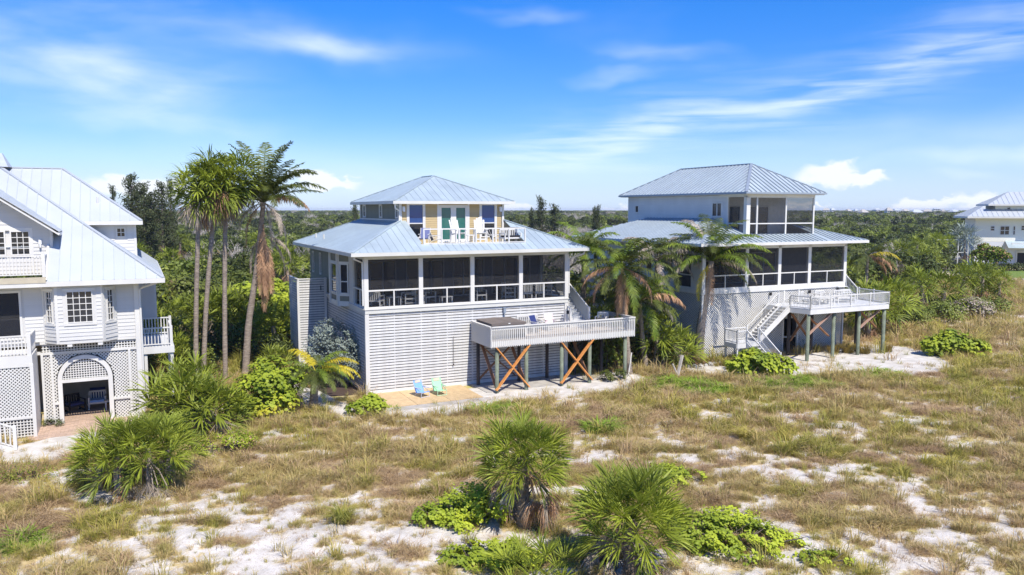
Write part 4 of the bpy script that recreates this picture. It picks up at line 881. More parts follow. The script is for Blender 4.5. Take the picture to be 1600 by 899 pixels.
railing(H3, (-3.68, ey+.15), (-3.68, gv-.05), 7.02, 7.98, .13, WHITE, .045, .045, .1, .1, .1, name='balcony_rail', ends=(False, False))
MB().tube([(.95, -.85, 6.55), (.3, -.2, 6.3), (.16, -.12, 6.2), (.16, -.12, .1)], .05, 8).build('downspout', WHITE, H3)
MB().tube([(-6.0, 6.5, 12.2), (-6.0, 6.5, 12.9)], [.5, .12], 8).build('cupola_roof', SEAMW, H3)
# projecting entrance porch on the left
PV, PU = -2.0, -4.22
MB().box((XL, PV, 3.28), (PU, -.05, 3.66)).build('porch_deck', WHITE, H3)
lattice(H3, (XL, PV+.05, .95), 0, PU-.12-XL, 2.2, .15, .05, WHITE, True); lattice(H3, (XL, PV+.05, .02), 0, PU-.12-XL, .83, .125, .042, WHITE, False)
MB().box((XL, PV, .85), (PU-.12, PV+.09, .95)).box((XL, PV, 3.16), (PU-.12, PV+.09, 3.28)).build('trim_rail', WHITE, H3)
MB().box((PU-.12, PV-.03, -.1), (PU+.02, PV+.14, 3.28)).build('corner_post', WHITE, H3)
MB().box((PU-.06, PV+.14, 0), (PU, -.1, 3.28)).build('side_wall', WHITE, H3); MB().box((XL, PV+.3, 0), (PU-.06, PV+.35, 3.2)).build('lattice_shade_lining', MATS['shade_lining'], H3)  # dark sheet behind the porch lattice carries the shade in its colour
railing(H3, (XL, PV+.1), (PU-.1, PV+.1), 3.66, 4.55, .13, WHITE, .045, .045, .15, .1, .1, individual=True, name='porch_rail'); railing(H3, (PU-.07, PV+.2), (PU-.07, -.1), 3.66, 4.55, .13, WHITE, .045, .045, .1, .1, .1, name='porch_rail', ends=(False, False))
# side deck on the right of the left house
DK3 = thing('side_deck', 'small raised deck with white capped posts on the right side of the left house', 'deck', at3(.9, 2.5, 0), A3)
def k3_(x, y): return (x-.9, y-2.5)
MB().box((*k3_(.1, .95), 2.95), (*k3_(1.62, 5.5), 3.15)).build('deck_floor', DECKP, DK3); MB().box((*k3_(.1, .9), 2.85), (*k3_(1.62, .95), 3.2)).build('fascia', WHITE, DK3)
railing(DK3, k3_(.15, 1.0), k3_(1.5, 1.0), 3.2, 4.15, .15, WHITE, .045, .045, .13, .1, .09, individual=True, ends=(True, True)); railing(DK3, k3_(1.5, 1.05), k3_(1.5, 3.0), 3.2, 4.15, .15, WHITE, .045, .045, .13, .1, .09, individual=True, ends=(False, True)); railing(DK3, k3_(.1, 5.0), k3_(1.6, 5.0), 3.2, 4.15, .15, WHITE, .045, .045, .13, .1, .09)
for x, y in ((1.5, 1.05), (1.5, 4.8), (.3, 1.05)): MB().box((k3_(x, y)[0]-.07, k3_(x, y)[1]-.07, 0), (k3_(x, y)[0]+.07, k3_(x, y)[1]+.07, 2.95)).build('piling', WHITE, DK3)
# stair rail at the far left
SR3 = thing('entry_stair_rail', 'sloping white stair railing at the lower left corner beside the left house', 'railing', at3(-5.2, -3.0, 0), A3)
railing(SR3, (-2.6, -.9, 1.35), (.4, -.9, -.05), .1, 1.05, .16, WHITE, .05, .05, .13, .1, .09, individual=True); MB().bar((-2.6, -.9, 1.25), (.4, -.9, -.1), .06, .35).build('stringer', WHITE, SR3)
for i in range(6): MB().box((-2.6+.45*i, -.85, 1.15-.22*i), (-2.1+.45*i, .4, 1.2-.22*i)).build('tread', DECKP, SR3)
armchair('porch_chair', 'royal blue cushioned chair seen through the arched doorway, right one', at3(-2.0, 2.5, 0), A3, WHITE, MATS['blue_fabric'], w=.8)
armchair('porch_chair', 'dark blue chair in the shade at the left of the arched doorway', at3(-3.0, 2.2, 0), A3+.5, BLACK, NAVY, w=.8)
for t_, w_ in ((-2.0, .6), ): MB()
tag(MB().box((0, 0, .02), (.7, .05, .62)).build('storage_panel', NAVY, None, at3(-2.35, 3.2, .3), (0, 0, A3)), 'blue panel leaning on the wall inside the arched doorway', 'panel')
table('white_stool', 'small white stool inside the arched doorway at its right side', at3(-1.45, 1.9, 0), A3, WHITE, .4, .4, .5)
# paver apron in front of the arch
AP = thing('paver_apron', 'pink brick paver apron in front of the arched lattice doorway', 'paving', at3(-2.4, 0, 0), A3)
pm = boxmesh('paver', (.30, .145, .05), PAVER)
rows = [(r, k) for r in range(-17, 19) for k in range(-6, 6)]
def inap(u, v): return (-1.25 < u < 1.25 and -1.2 < v < 3.2) or (-2.1 < u < 1.9 and -2.45+.12*u < v <= -.12)
cnt = 0; rest = MB()
for r in range(-17, 22):
    for k in range(-8, 8):
        u = k*.31+(.155 if r % 2 else 0); v = r*.155
        if inap(u+.15, v):
            if cnt < 290 and v < .8: ob('paver', pm, AP, (u, v, -.03+rnd.uniform(0, .006))); cnt += 1
            else: rest.box((u, v, -.03), (u+.3, v+.145, .02))
rest.build('paver_field', PAVER, AP, stuff=True)
MB().box((-2.15, -2.5, -.06), (1.95, 3.25, -.032)).build('joint_sand', SANDP, AP)

# ================================================================== FAR RIGHT HOUSE
h4 = (82.55, 139.1, -.30)
H4 = thing('distant_house', 'big three storey cream house with white metal roof among trees at the far right', 'house', (*h4[:2], 0), h4[2])
CREAM = mat('cream_siding', (.80, .78, .68), .7, var=.05)
LATG = mat('lower_cladding', (.66, .67, .68), .7, var=.05)
wins = [(2.4, 3.1, 6.3, 7.2), (3.9, 5.4, 5.6, 7.2), (5.9, 6.3, 5.6, 7.2), (7.1, 7.8, 6.4, 7.3), (10.2, 11.2, 5.6, 7.2), (12.6, 13.6, 5.6, 7.2), (15.2, 16.6, 5.6, 7.2)]
wf = backing(H4, (0, 0, 0), 0, 0, 20, 4.4, 8.75, CREAM, wins, .2)
for o_ in wins: window(H4, (0, 0, 0), 0, *o_, 2 if o_[1]-o_[0] > 1 else 1, 2, WHITE, GLASS, .1, .1)
gops = [(6.8, 8.9, 0, 2.5), (10.0, 11.6, 0, 2.5), (12.4, 14.6, 0, 2.5)]
backing(H4, (0, 0, 0), 0, 0, 20, 0, 4.38, LATG, gops, .2, 'ground_wall')
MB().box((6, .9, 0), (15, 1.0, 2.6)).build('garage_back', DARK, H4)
for a, b, c, d in gops: MB().box((a-.25, -.12, 0), (a, .0, 2.5)).box((b, -.12, 0), (b+.25, .0, 2.5)).box((a-.25, -.12, 2.5), (b+.25, 0, 2.8)).build('opening_trim', WHITE, H4)
MB().box((0, .2, 0), (.2, 7, 8.75)).box((0, 7, 0), (20, 7.2, 8.75)).build('side_wall', CREAM, H4)
MB().box((5.6, -1.1, 4.0), (15, 0, 4.2)).build('belt_course', WHITE, H4)
MB().quad((4.8, -2.2, 3.4), (15, -2.2, 3.4), (15, 0, 4.6), (4.8, 0, 4.6)).build('awning_roof', ROOFG, H4)
r4 = eaves(H4, -1.6, 20, -1.6, 8.5, 8.85, WHITE, WHITE, .3)
for p in ([(-1.6, -1.6, 8.85), (9.2, -1.6, 8.85), (9.2, .9, 10.1), (.5, .9, 10.1)], [(14, -1.6, 8.85), (20, -1.6, 8.85), (20, .9, 10.1), (14, .9, 10.1)], [(-1.6, 8.5, 8.85), (-1.6, -1.6, 8.85), (2.8, 3.4, 11.35), (2.8, 5, 11.35)]): roof_face(r4, p, .8, RM3, .05, .06)
opu = [(5.0, 5.6, 9.9, 10.5), (9.6, 11.2, 9.3, 10.7), (11.4, 13.0, 9.3, 10.7)]
backing(H4, (0, .9, 0), 0, 3.2, 20, 8.9, 10.9, CREAM, opu, .2, 'upper_wall')
for o_ in opu: window(H4, (0, .9, 0), 0, *o_, 1, 1, WHITE, GLASS, .1)
MB().box((3.2, 1.1, 8.9), (3.4, 7, 10.9)).build('upper_side_wall', CREAM, H4)
r5 = eaves(H4, 1.9, 20, -.2, 8, 11.0, WHITE, WHITE, .25)
roof_face(r5, [(1.9, -.2, 11), (20, -.2, 11), (20, 3.8, 13.2), (5.9, 3.8, 13.2)], .8, RM3, .05, .06); roof_face(r5, [(1.9, 8, 11), (1.9, -.2, 11), (5.9, 3.8, 13.2), (5.9, 4.5, 13.2)], .8, RM3, .05, .06)
backing(H4, (0, 2.6, 0), 0, 10.5, 20, 12.0, 13.6, CREAM, (), .2, 'tower_wall')
roof_face(r5, [(9.4, 2.2, 13.6), (20, 2.2, 13.6), (20, 5.2, 15.6), (12.4, 5.2, 15.6)], .8, RM3, .05, .06); MB().box((9.3, 2.1, 13.4), (20, 2.2, 13.64)).build('gutter', WHITE, r5)
MB().box((8.4, -1.9, 8.2), (13.8, 0, 8.5)).build('balcony_floor', WHITE, H4); railing(H4, (8.5, -1.8), (13.7, -1.8), 8.5, 9.6, .25, WHITE, .06, .06, .15, .1, .1, name='balcony_rail', nposts=1)
CG = thing('screen_cage', 'tall screened stair cage on the left side of the far right house', 'screen cage', (*l2w(h4, -3.2, 2), 0), h4[2])
for x in (-2.6, -.9, .8, 2.4):
    for y in (-1.5, 2.5): MB().box((x-.08, y-.08, 0), (x+.08, y+.08, 4.6)).build('frame_post', WARMW, CG)
for z in (2.3, 4.6): MB().box((-2.6, -1.56, z), (2.4, -1.44, z+.14)).build('frame_rail', WARMW, CG)
MB().quad((-2.6, -1.5, 0), (2.4, -1.5, 0), (2.4, -1.5, 4.6), (-2.6, -1.5, 4.6)).build('screen_panel', SCREENL, CG)
# tiny houses on the horizon
rh = random.Random(3)
lab = ['roof', 'gabled house', 'low house', 'white villa']
for i, px in enumerate([1290, 1303, 1316, 1332, 1347, 1362, 1378, 1393, 1408, 1424, 1440, 1452, 1470, 1482, 300, 372]):
    px += rh.uniform(-7, 7); Y = rh.uniform(800, 1300); x, y = At(px, Y); hh = ZT(rh.uniform(324, 328), Y); w = rh.uniform(4, 12); z0 = hh-rh.uniform(2, 3.5)
    t = thing('horizon_house', 'tiny white house showing above the treetops on the horizon', 'house', (x, y, 0), rh.uniform(-.4, .4), 'white houses along the horizon')
    MB().box((-w/2, -3, 0), (w/2, 5, z0)).build('wall', WHITE if i % 3 else CREAM, t)
    g = MB(); g.v = [(-w/2-.6, -3.6, z0), (w/2+.6, -3.6, z0), (w/2+.6, 5.6, z0), (-w/2-.6, 5.6, z0), (-w/4, 1, hh), (w/4, 1, hh)]; g.f = [(0, 1, 5, 4), (1, 2, 5), (2, 3, 4, 5), (3, 0, 4), (0, 3, 2, 1)]; g.m = [0]*5; g.build('roof', ROOFW if i % 2 else CONC, t)
    for k in range(3): MB().box((-w/2+.6+k*w/3.4, -3.05, z0-1.8), (-w/2+1.6+k*w/3.4, -2.99, z0-.5)).build('window', GLASS, t)

# ================================================================== GROUND
def _h(ix, iy, s):
    n = (ix*374761393+iy*668265263+s*974634777) & 0x7fffffff
    n = ((n ^ (n >> 13))*1274126177) & 0x7fffffff
    return ((n ^ (n >> 16)) & 0xffff)/65535.
def vn(x, y, s=0):
    x = np.asarray(x, float); y = np.asarray(y, float); ix = np.floor(x).astype(np.int64); iy = np.floor(y).astype(np.int64); fx = x-ix; fy = y-iy
    fx = fx*fx*(3-2*fx); fy = fy*fy*(3-2*fy)
    return (_h(ix, iy, s)*(1-fx)+_h(ix+1, iy, s)*fx)*(1-fy)+(_h(ix, iy+1, s)*(1-fx)+_h(ix+1, iy+1, s)*fx)*fy
def fbm(x, y, s=0, o=4):
    t = 0; a = .5; n = 0
    for k in range(o): t = t+a*vn(x*2**k, y*2**k, s+k); n += a; a *= .5
    return t/n
def inpoly(x, y, poly):
    x = np.asarray(x); y = np.asarray(y); r = np.zeros(x.shape, bool); n = len(poly)
    for i in range(n):
        (xa, ya), (xb, yb) = poly[i], poly[(i+1) % n]
        c = ((ya > y) != (yb > y)) & (x < (xb-xa)*(y-ya)/((yb-ya) or 1e-9)+xa); r ^= c
    return r
def wig(pts, amp=.25, n=6, seed=1):
    out = []; q = random.Random(seed)
    for a, b in zip(pts, pts[1:]+pts[:1]):
        for k in range(n): f = k/n; out.append((a[0]+(b[0]-a[0])*f+q.uniform(-amp, amp)*(k > 0), a[1]+(b[1]-a[1])*f+q.uniform(-amp, amp)*(k > 0)))
    return out
PATHS = [
 ('sand_path', wig([G(0, 725), G(60, 728), G(150, 700), G(200, 672), G(232, 640), G(170, 655), G(60, 690), G(0, 705)], .12, 4, 2)),
 ('sand_path', wig([G(548, 650), G(640, 652), G(700, 650), G(790, 632), G(860, 622), G(960, 612), G(1020, 596), G(985, 580), G(900, 588), G(800, 598), G(700, 612), G(590, 622)], .15, 5, 3)),
 ('sand_path', wig([G(455, 600), G(500, 612), G(560, 640), G(555, 655), G(500, 640), G(450, 632), G(430, 610)], .12, 4, 4)),
 ('sand_path', wig([G(1060, 582), G(1150, 592), G(1240, 592), G(1330, 582), G(1420, 588), G(1500, 576), G(1460, 552), G(1390, 540), G(1300, 545), G(1230, 560), G(1150, 575), G(1070, 568)], .22, 6, 5)),
 ('sand_path', wig([G(330, 520), G(380, 512), G(460, 508), G(520, 512), G(520, 524), G(440, 528), G(380, 530), G(330, 534)], .2, 4, 6)),
 ('sand_road', wig([G(1280, 411), G(1400, 404), G(1500, 399), G(1600, 397), G(1600, 402), G(1500, 405), G(1420, 411), G(1300, 421)], .8, 4, 7)),
]
def local_rect(h, u0_, u1_, v0_, v1_): return [l2w(h, u0_, v0_), l2w(h, u1_, v0_), l2w(h, u1_, v1_), l2w(h, u0_, v1_)]
FOOT = [local_rect(h1, -2.3, 12.5, -.1, 15), local_rect(h2, -.2, 13.1, -.2, 15.2), local_rect(h3, -12, .2, -2.3, 12), local_rect(h1, 0, 12.3, -3.4, 0), local_rect(h3, -4.7, -.3, -2.6, 0), local_rect(h4, -6, 20, -2, 13)]
def blocked(x, y):
    m = np.zeros(np.shape(x), bool)
    for p in [q[1] for q in PATHS]+FOOT: m |= inpoly(x, y, p)
    return m
def inany(x, y):
    m = np.zeros(np.shape(x), bool)
    for q in PATHS: m |= inpoly(x, y, q[1])
    for q in FOOT: m &= ~inpoly(x, y, q)
    return m
BARE = [(930, 700, 2.0), (958, 720, 1.5), (560, 785, 2.0), (350, 808, 2.2), (610, 830, 1.6), (90, 868, 1.8), (1390, 862, 2.4), (1250, 742, 2.0), (1130, 712, 1.8), (1570, 690, 1.8), (1440, 662, 1.3),
        (700, 745, 1.3), (300, 870, 1.2), (70, 775, 1.2), (130, 745, 1.2), (1580, 815, 1.2), (1490, 840, 1.3), (1330, 735, 1.2), (780, 830, 1.6), (850, 770, 1.1), (1420, 790, 1.4), (1310, 685, 1.2), (480, 740, .9), (660, 880, 1.6), (720, 850, 1.2), (440, 860, 1.1), (1530, 700, 1.2), (500, 690, .7), (620, 740, 1.0), (1200, 790, 1.3), (880, 860, 1.5)]
BARE = [(*G(px, py), r) for px, py, r in BARE]
LUSH = [(*G(px, py), r) for px, py, r in [(770, 640, 1.6), (1260, 600, 1.6), (1220, 605, 1.4), (950, 672, .8), (1390, 585, 1.3), (1040, 600, 1.6), (1100, 608, 2.0), (1350, 590, 1.2), (30, 850, 1.0), (620, 640, .8), (250, 745, 1.1)]]
def cover(x, y):
    d = np.hypot(x, y)
    wx = fbm(x*.9, y*.9, 61, 3)*2-1; wy = fbm(x*.9, y*.9, 67, 3)*2-1
    c = fbm(x*.42, y*.42, 11, 4)*.5+fbm(x*1.5, y*2.1, 5, 4)*1.1+fbm(x*4.1, y*5, 15, 3)*.55-.70
    c = c+np.clip((d-21)/60, -.04, .14)
    c = c*2.3-.59
    for bx, by, r in BARE: c = c-.50*np.exp(-(((x-bx+1.3*wx)/1.6)**2+(y-by+.9*wy)**2)/(r*r*.36))
    for bx, by, r in LUSH: c = c+.5*np.exp(-((x-bx)**2+(y-by)**2)/(r*r))
    return np.clip(c, 0, 1)
def zground(x, y):
    d = np.hypot(x, y); a = np.clip((36-d)/12, 0, 1)
    near = np.clip((np.abs(x+14)-2)/4, 0, 1) if False else 1
    z = (fbm(x*.35, y*.35, 31, 3)-.5)*.5*a+(fbm(x*2.2, y*2.2, 41, 3)-.5)*.10*np.clip((60-d)/20, .0, 1)
    m = np.where(blocked(x, y), 0., 1.); hx, hy = h3[0], h3[1]
    k = np.clip((np.hypot(x-hx+2, y-hy+2)-7)/4, 0, 1)
    return z*m*k-np.where(m > 0, 0, .02)
def axis(lo, hi, st, far):
    a = list(np.arange(lo, hi+1e-6, st)); s = st; x = hi
    while x < far: s *= 1.35; x += s; a.append(x)
    s = st; x = lo; b = []
    while x > -far: s *= 1.35; x -= s; b.append(x)
    return np.array(b[::-1]+a)
gx_ = axis(-34, 46, .26, 6500); gy_ = axis(10, 62, .26, 7000)
X, Y = np.meshgrid(gx_, gy_); Z = zground(X, Y)
nx, ny = len(gx_), len(gy_); me = bpy.data.meshes.new('ground')
me.vertices.add(nx*ny); me.vertices.foreach_set('co', np.stack([X, Y, Z], -1).astype(np.float32).ravel())
ii = (np.arange(ny-1)[:, None]*nx+np.arange(nx-1)[None]).ravel(); fc = np.stack([ii, ii+1, ii+nx+1, ii+nx], -1).astype(np.int32)
me.loops.add(fc.size); me.polygons.add(len(fc)); me.loops.foreach_set('vertex_index', fc.ravel()); me.polygons.foreach_set('loop_start', np.arange(len(fc), dtype=np.int32)*4)
me.polygons.foreach_set('use_smooth', np.ones(len(fc), bool)); me.update(calc_edges=True)
def attr(me, name, arr, typ='FLOAT'):
    a = me.attributes.new(name, typ, 'POINT'); a.data.foreach_set('value', np.asarray(arr).ravel().astype(np.int32 if typ == 'INT' else np.float32))
attr(me, 'cover', cover(X, Y)); dd_ = np.hypot(X, Y)
PXG = 800+F*X/np.maximum(Y, 1); forest = np.clip((Y-58-.25*np.abs(X))/14, 0, 1)*np.where((PXG > 1330) & (Y < 150), .15, 1); attr(me, 'forest', forest)
def ground_mat():
    m = bpy.data.materials.new('dune_ground'); m.use_nodes = True; t = m.node_tree; n = t.nodes; l = t.links; b = n['Principled BSDF']; b.inputs['Roughness'].default_value = .95; b.inputs['Specular IOR Level'].default_value = .15
    tc = n.new('ShaderNodeTexCoord')
    def nz(s, d=6, dist=0.):
        q = n.new('ShaderNodeTexNoise'); q.inputs['Scale'].default_value = s; q.inputs['Detail'].default_value = d; q.inputs['Distortion'].default_value = dist; l.new(tc.outputs['Object'], q.inputs[0]); return q.outputs[0]
    def mr(v, a, b_): q = n.new('ShaderNodeMapRange'); l.new(v, q.inputs[0]); q.inputs[1].default_value = a; q.inputs[2].default_value = b_; return q.outputs[0]
    def mix(f, a, b_):
        q = n.new('ShaderNodeMixRGB')
        l.new(f, q.inputs[0]) if hasattr(f, 'links') else None
        for i, v in ((1, a), (2, b_)):
            if hasattr(v, 'links'): l.new(v, q.inputs[i])
            else: q.inputs[i].default_value = (*v, 1)
        return q.outputs[0]
    def ma(op, a, b_):
        q = n.new('ShaderNodeMath'); q.operation = op
        for i, v in ((0, a), (1, b_)):
            if hasattr(v, 'links'): l.new(v, q.inputs[i])
            else: q.inputs[i].default_value = v
        return q.outputs[0]
    sand = mix(mr(nz(2.2), .35, .65), (.50, .465, .405), (.66, .62, .555))
    sand = mix(mr(nz(28, 3), .55, .72), sand, (.34, .26, .19))
    lit = mix(mr(nz(5), .35, .6), (.36, .28, .13), (.58, .46, .24)); lit = mix(mr(nz(1.1), .5, .62), lit, (.44, .38, .13))
    at = n.new('ShaderNodeAttribute'); at.attribute_name = 'cover'; f = mr(ma('ADD', at.outputs['Fac'], ma('MULTIPLY', ma('SUBTRACT', nz(6, 6, .5), .5), 1.1)), .10, .42)
    c = mix(f, sand, lit)
    af = n.new('ShaderNodeAttribute'); af.attribute_name = 'forest'; c = mix(af.outputs['Fac'], c, mix(mr(nz(.3), .4, .6), (.035, .04, .018), (.06, .06, .03)))
    l.new(c, b.inputs['Base Color'])
    bp = n.new('ShaderNodeBump'); bp.inputs['Strength'].default_value = .6; bp.inputs['Distance'].default_value = .06; l.new(nz(9, 8), bp.inputs['Height']); l.new(bp.outputs[0], b.inputs['Normal'])
    return m
me.materials.append(ground_mat()); tag(ob('ground', me), kind='structure')
def sheet(name, poly, z, m, kind='structure'):
    mb = MB(); mb.v = [(x, y, z) for x, y in poly]+[(x, y, z-.25) for x, y in poly]; k = len(poly); mb.f = [tuple(range(k))]+[(j, j+k, (j+1) % k+k, (j+1) % k) for j in range(k)]; mb.m = [0]*(k+1)
    me_ = mb.mesh(name, m); import bmesh as _b; bm = _b.new(); bm.from_mesh(me_); _b.ops.triangulate(bm, faces=[f for f in bm.faces if len(f.verts) > 4]); _b.ops.recalc_face_normals(bm, faces=bm.faces); bm.to_mesh(me_); bm.free()
    return tag(ob(name, me_), kind=kind)
for i, (nm, p) in enumerate(PATHS): sheet(nm, p, .012+.004*i, SANDP)
sheet('lawn', wig([G(1500, 430), G(1610, 436), G(1700, 440), G(1700, 422), G(1600, 422), G(1530, 424)], .4, 4, 9), .02, LAWN)
sheet('lawn', wig([G(1395, 425), G(1450, 432), G(1450, 418), G(1400, 419)], .3, 4, 10), .02, LAWN)
sheet('mulch_bed', wig([l2w(h1, 12.6, -1.6), l2w(h1, 16.5, -2.4), l2w(h1, 21, -1), l2w(h1, 21, 8), l2w(h1, 13, 8)], .3, 4, 11), .008, MULCH)
sheet('mulch_bed', wig([l2w(h2, -5, -1.2), l2w(h2, 5, -1.6), l2w(h2, 5, 0), l2w(h2, -.3, 0), l2w(h2, -.3, 9), l2w(h2, -5, 9)], .2, 4, 12), .06, MULCH)
sheet('mulch_bed', wig([l2w(h1, -.1, .5), l2w(h1, -.1, 9), l2w(h1, -5, 9), l2w(h1, -3.4, .5)], .2, 4, 13), .006, MULCH)
# patio slabs in front of the louvres
PT = thing('patio', 'tan pavement slabs along the foot of the louvered wall', 'patio', at1(2.6, -1.7, 0), A1)
for k in range(3):
    for j in range(2):
        ob('paving_slab', boxmesh('paving_slab', (1.83, 1.62, .1), PATIO), PT, (-2.75+1.85*k, -1.6+1.64*j, -.035))
MB().box((-2.75, -2.25, -.06), (3.0, -1.62, .045)).build('kerb_strip', CONC, PT)
UH = sheet('carport_slab', local_rect(h1, 6, 15.2, -2.4, -.05), .05, CONC)
for i in range(16):
    x, y = l2w(h2, -3.2+i*.42, -1.75+.12*math.sin(i)); s_ = rnd.uniform(.12, .2); mb = MB(); mb.tube([(0, 0, -.05), (0, 0, s_*.5), (0.02, 0.01, s_)], [s_*1.2, s_*1.1, s_*.5], 7)
    tag(mb.build('edging_stone', ROCK, None, (x, y, .05), (0, 0, i)), 'pale rock edging the mulch bed at the foot of the lattice wall', 'stone', 'rocks edging the mulch bed')

# ================================================================== GRASS (geometry nodes, one object)
def tuft(seed, nb, hgt, lean, width, rad, m, droop=.5):
    q = random.Random(seed); mb = MB()
    for k in range(nb):
        a = q.uniform(0, 6.283); r = rad*math.sqrt(q.random()); bx, by = r*math.cos(a), r*math.sin(a); a2 = a+q.uniform(-.7, .7)
        h_ = hgt*q.uniform(.5, 1.1); ln = lean*q.uniform(.3, 1.2)*h_; w = width*q.uniform(.6, 1.2); dx, dy = math.cos(a2), math.sin(a2); px_, py_ = -dy*w/2, dx*w/2
        p1 = (bx+dx*ln*.35, by+dy*ln*.35, h_*.6); p2 = (bx+dx*ln*(1+droop), by+dy*ln*(1+droop), h_*(1-.25*droop))
        i = len(mb.v); mb.v += [(bx-px_, by-py_, -.03), (bx+px_, by+py_, -.03), (p1[0]+px_*.8, p1[1]+py_*.8, p1[2]), (p1[0]-px_*.8, p1[1]-py_*.8, p1[2]), p2]
        mb.f += [(i, i+1, i+2, i+3), (i+3, i+2, i+4)]; mb.m += [0, 0]
    return mb.mesh('grass_tuft', m)
def grassm(name, cols, scale=.5):
    m = bpy.data.materials.new(name); m.use_nodes = True; t = m.node_tree; n = t.nodes; l = t.links; b = n['Principled BSDF']; b.inputs['Roughness'].default_value = .7; b.inputs['Specular IOR Level'].default_value = .25
    oi = n.new('ShaderNodeObjectInfo'); g = n.new('ShaderNodeNewGeometry'); nz = n.new('ShaderNodeTexNoise'); nz.inputs['Scale'].default_value = scale; nz.inputs['Detail'].default_value = 3; l.new(g.outputs['Position'], nz.inputs[0])
    ad = n.new('ShaderNodeMath'); ad.operation = 'MULTIPLY_ADD'; l.new(oi.outputs['Random'], ad.inputs[0]); ad.inputs[1].default_value = .55
    mr = n.new('ShaderNodeMapRange'); l.new(nz.outputs[0], mr.inputs[0]); mr.inputs[1].default_value = .3; mr.inputs[2].default_value = .7; mr.inputs[4].default_value = .5; l.new(mr.outputs[0], ad.inputs[2])
    cr = n.new('ShaderNodeValToRGB'); l.new(ad.outputs[0], cr.inputs[0]); e = cr.color_ramp.elements
    e[0].position = 0; e[0].color = (*cols[0], 1); e[1].position = 1; e[1].color = (*cols[-1], 1)
    for k, c in enumerate(cols[1:-1]): x = e.new((k+1)/(len(cols)-1)); x.color = (*c, 1)
    l.new(cr.outputs[0], b.inputs['Base Color']); tr = n.new('ShaderNodeBsdfTranslucent'); l.new(cr.outputs[0], tr.inputs[0]); ms = n.new('ShaderNodeMixShader'); ms.inputs[0].default_value = .3
    l.new(b.outputs[0], ms.inputs[1]); l.new(tr.outputs[0], ms.inputs[2]); l.new(ms.outputs[0], n['Material Output'].inputs[0]); return m
GR1 = grassm('straw_grass', [(.66, .50, .24), (.56, .43, .17), (.40, .35, .11), (.58, .42, .23), (.36, .25, .14)])
GR2 = grassm('green_dune_grass', [(.36, .34, .06), (.50, .42, .10), (.26, .27, .05), (.60, .46, .14)])
GR3 = grassm('dead_brown_litter', [(.54, .38, .20), (.34, .23, .13), (.62, .46, .26), (.28, .19, .11)])
GR4 = grassm('bright_ground_vine', [(.30, .42, .04), (.24, .36, .04), (.38, .46, .05)])
proto = bpy.data.collections.new('grass_prototypes')
specs = [(1, 26, .36, .75, .016, .14, GR1), (2, 22, .46, .6, .015, .12, GR1), (3, 30, .28, 1.0, .016, .18, GR1), (4, 24, .40, .6, .016, .12, GR2), (5, 28, .30, .9, .017, .16, GR2),
         (6, 34, .15, 2.0, .014, .22, GR3), (7, 28, .20, 1.6, .013, .2, GR3), (8, 60, .16, 1.2, .035, .25, GR4)]
for k, sp in enumerate(specs): o_ = bpy.data.objects.new('grass_tuft_%d' % k, tuft(*sp)); proto.objects.link(o_)
def gn_scatter(name, pts, rot, scl, idx, coll, kind='stuff', label=None, cat=None):
    me_ = bpy.data.meshes.new(name); me_.vertices.add(len(pts)); me_.vertices.foreach_set('co', np.asarray(pts, np.float32).ravel())
    attr(me_, 'turn', rot); attr(me_, 'size', scl); attr(me_, 'pick', idx, 'INT'); o = ob(name, me_); tag(o, label, cat, kind=kind)
    g = bpy.data.node_groups.new(name, 'GeometryNodeTree'); g.interface.new_socket('Geometry', in_out='INPUT', socket_type='NodeSocketGeometry'); g.interface.new_socket('Geometry', in_out='OUTPUT', socket_type='NodeSocketGeometry')
    n = g.nodes; l = g.links; gi = n.new('NodeGroupInput'); go = n.new('NodeGroupOutput'); ip = n.new('GeometryNodeInstanceOnPoints'); ci = n.new('GeometryNodeCollectionInfo')
    ci.inputs['Collection'].default_value = coll; ci.inputs['Separate Children'].default_value = True; ci.inputs['Reset Children'].default_value = True
    def na(s, t):
        q = n.new('GeometryNodeInputNamedAttribute'); q.data_type = t; q.inputs['Name'].default_value = s; return q.outputs['Attribute']
    cx = n.new('ShaderNodeCombineXYZ'); l.new(na('turn', 'FLOAT'), cx.inputs[2]); l.new(gi.outputs[0], ip.inputs['Points']); l.new(ci.outputs[0], ip.inputs['Instance']); ip.inputs['Pick Instance'].default_value = True
    l.new(na('pick', 'INT'), ip.inputs['Instance Index']); l.new(cx.outputs[0], ip.inputs['Rotation']); l.new(na('size', 'FLOAT'), ip.inputs['Scale']); l.new(ip.outputs[0], go.inputs[0])
    md = o.modifiers.new('scatter', 'NODES'); md.node_group = g; return o
rs = np.random.RandomState(5)
def frustum(n, y0, y1, marg=3.):
    y = np.sqrt(rs.uniform(y0*y0, y1*y1, n)); x = rs.uniform(-1, 1, n)*(y*.70+marg); return x, y
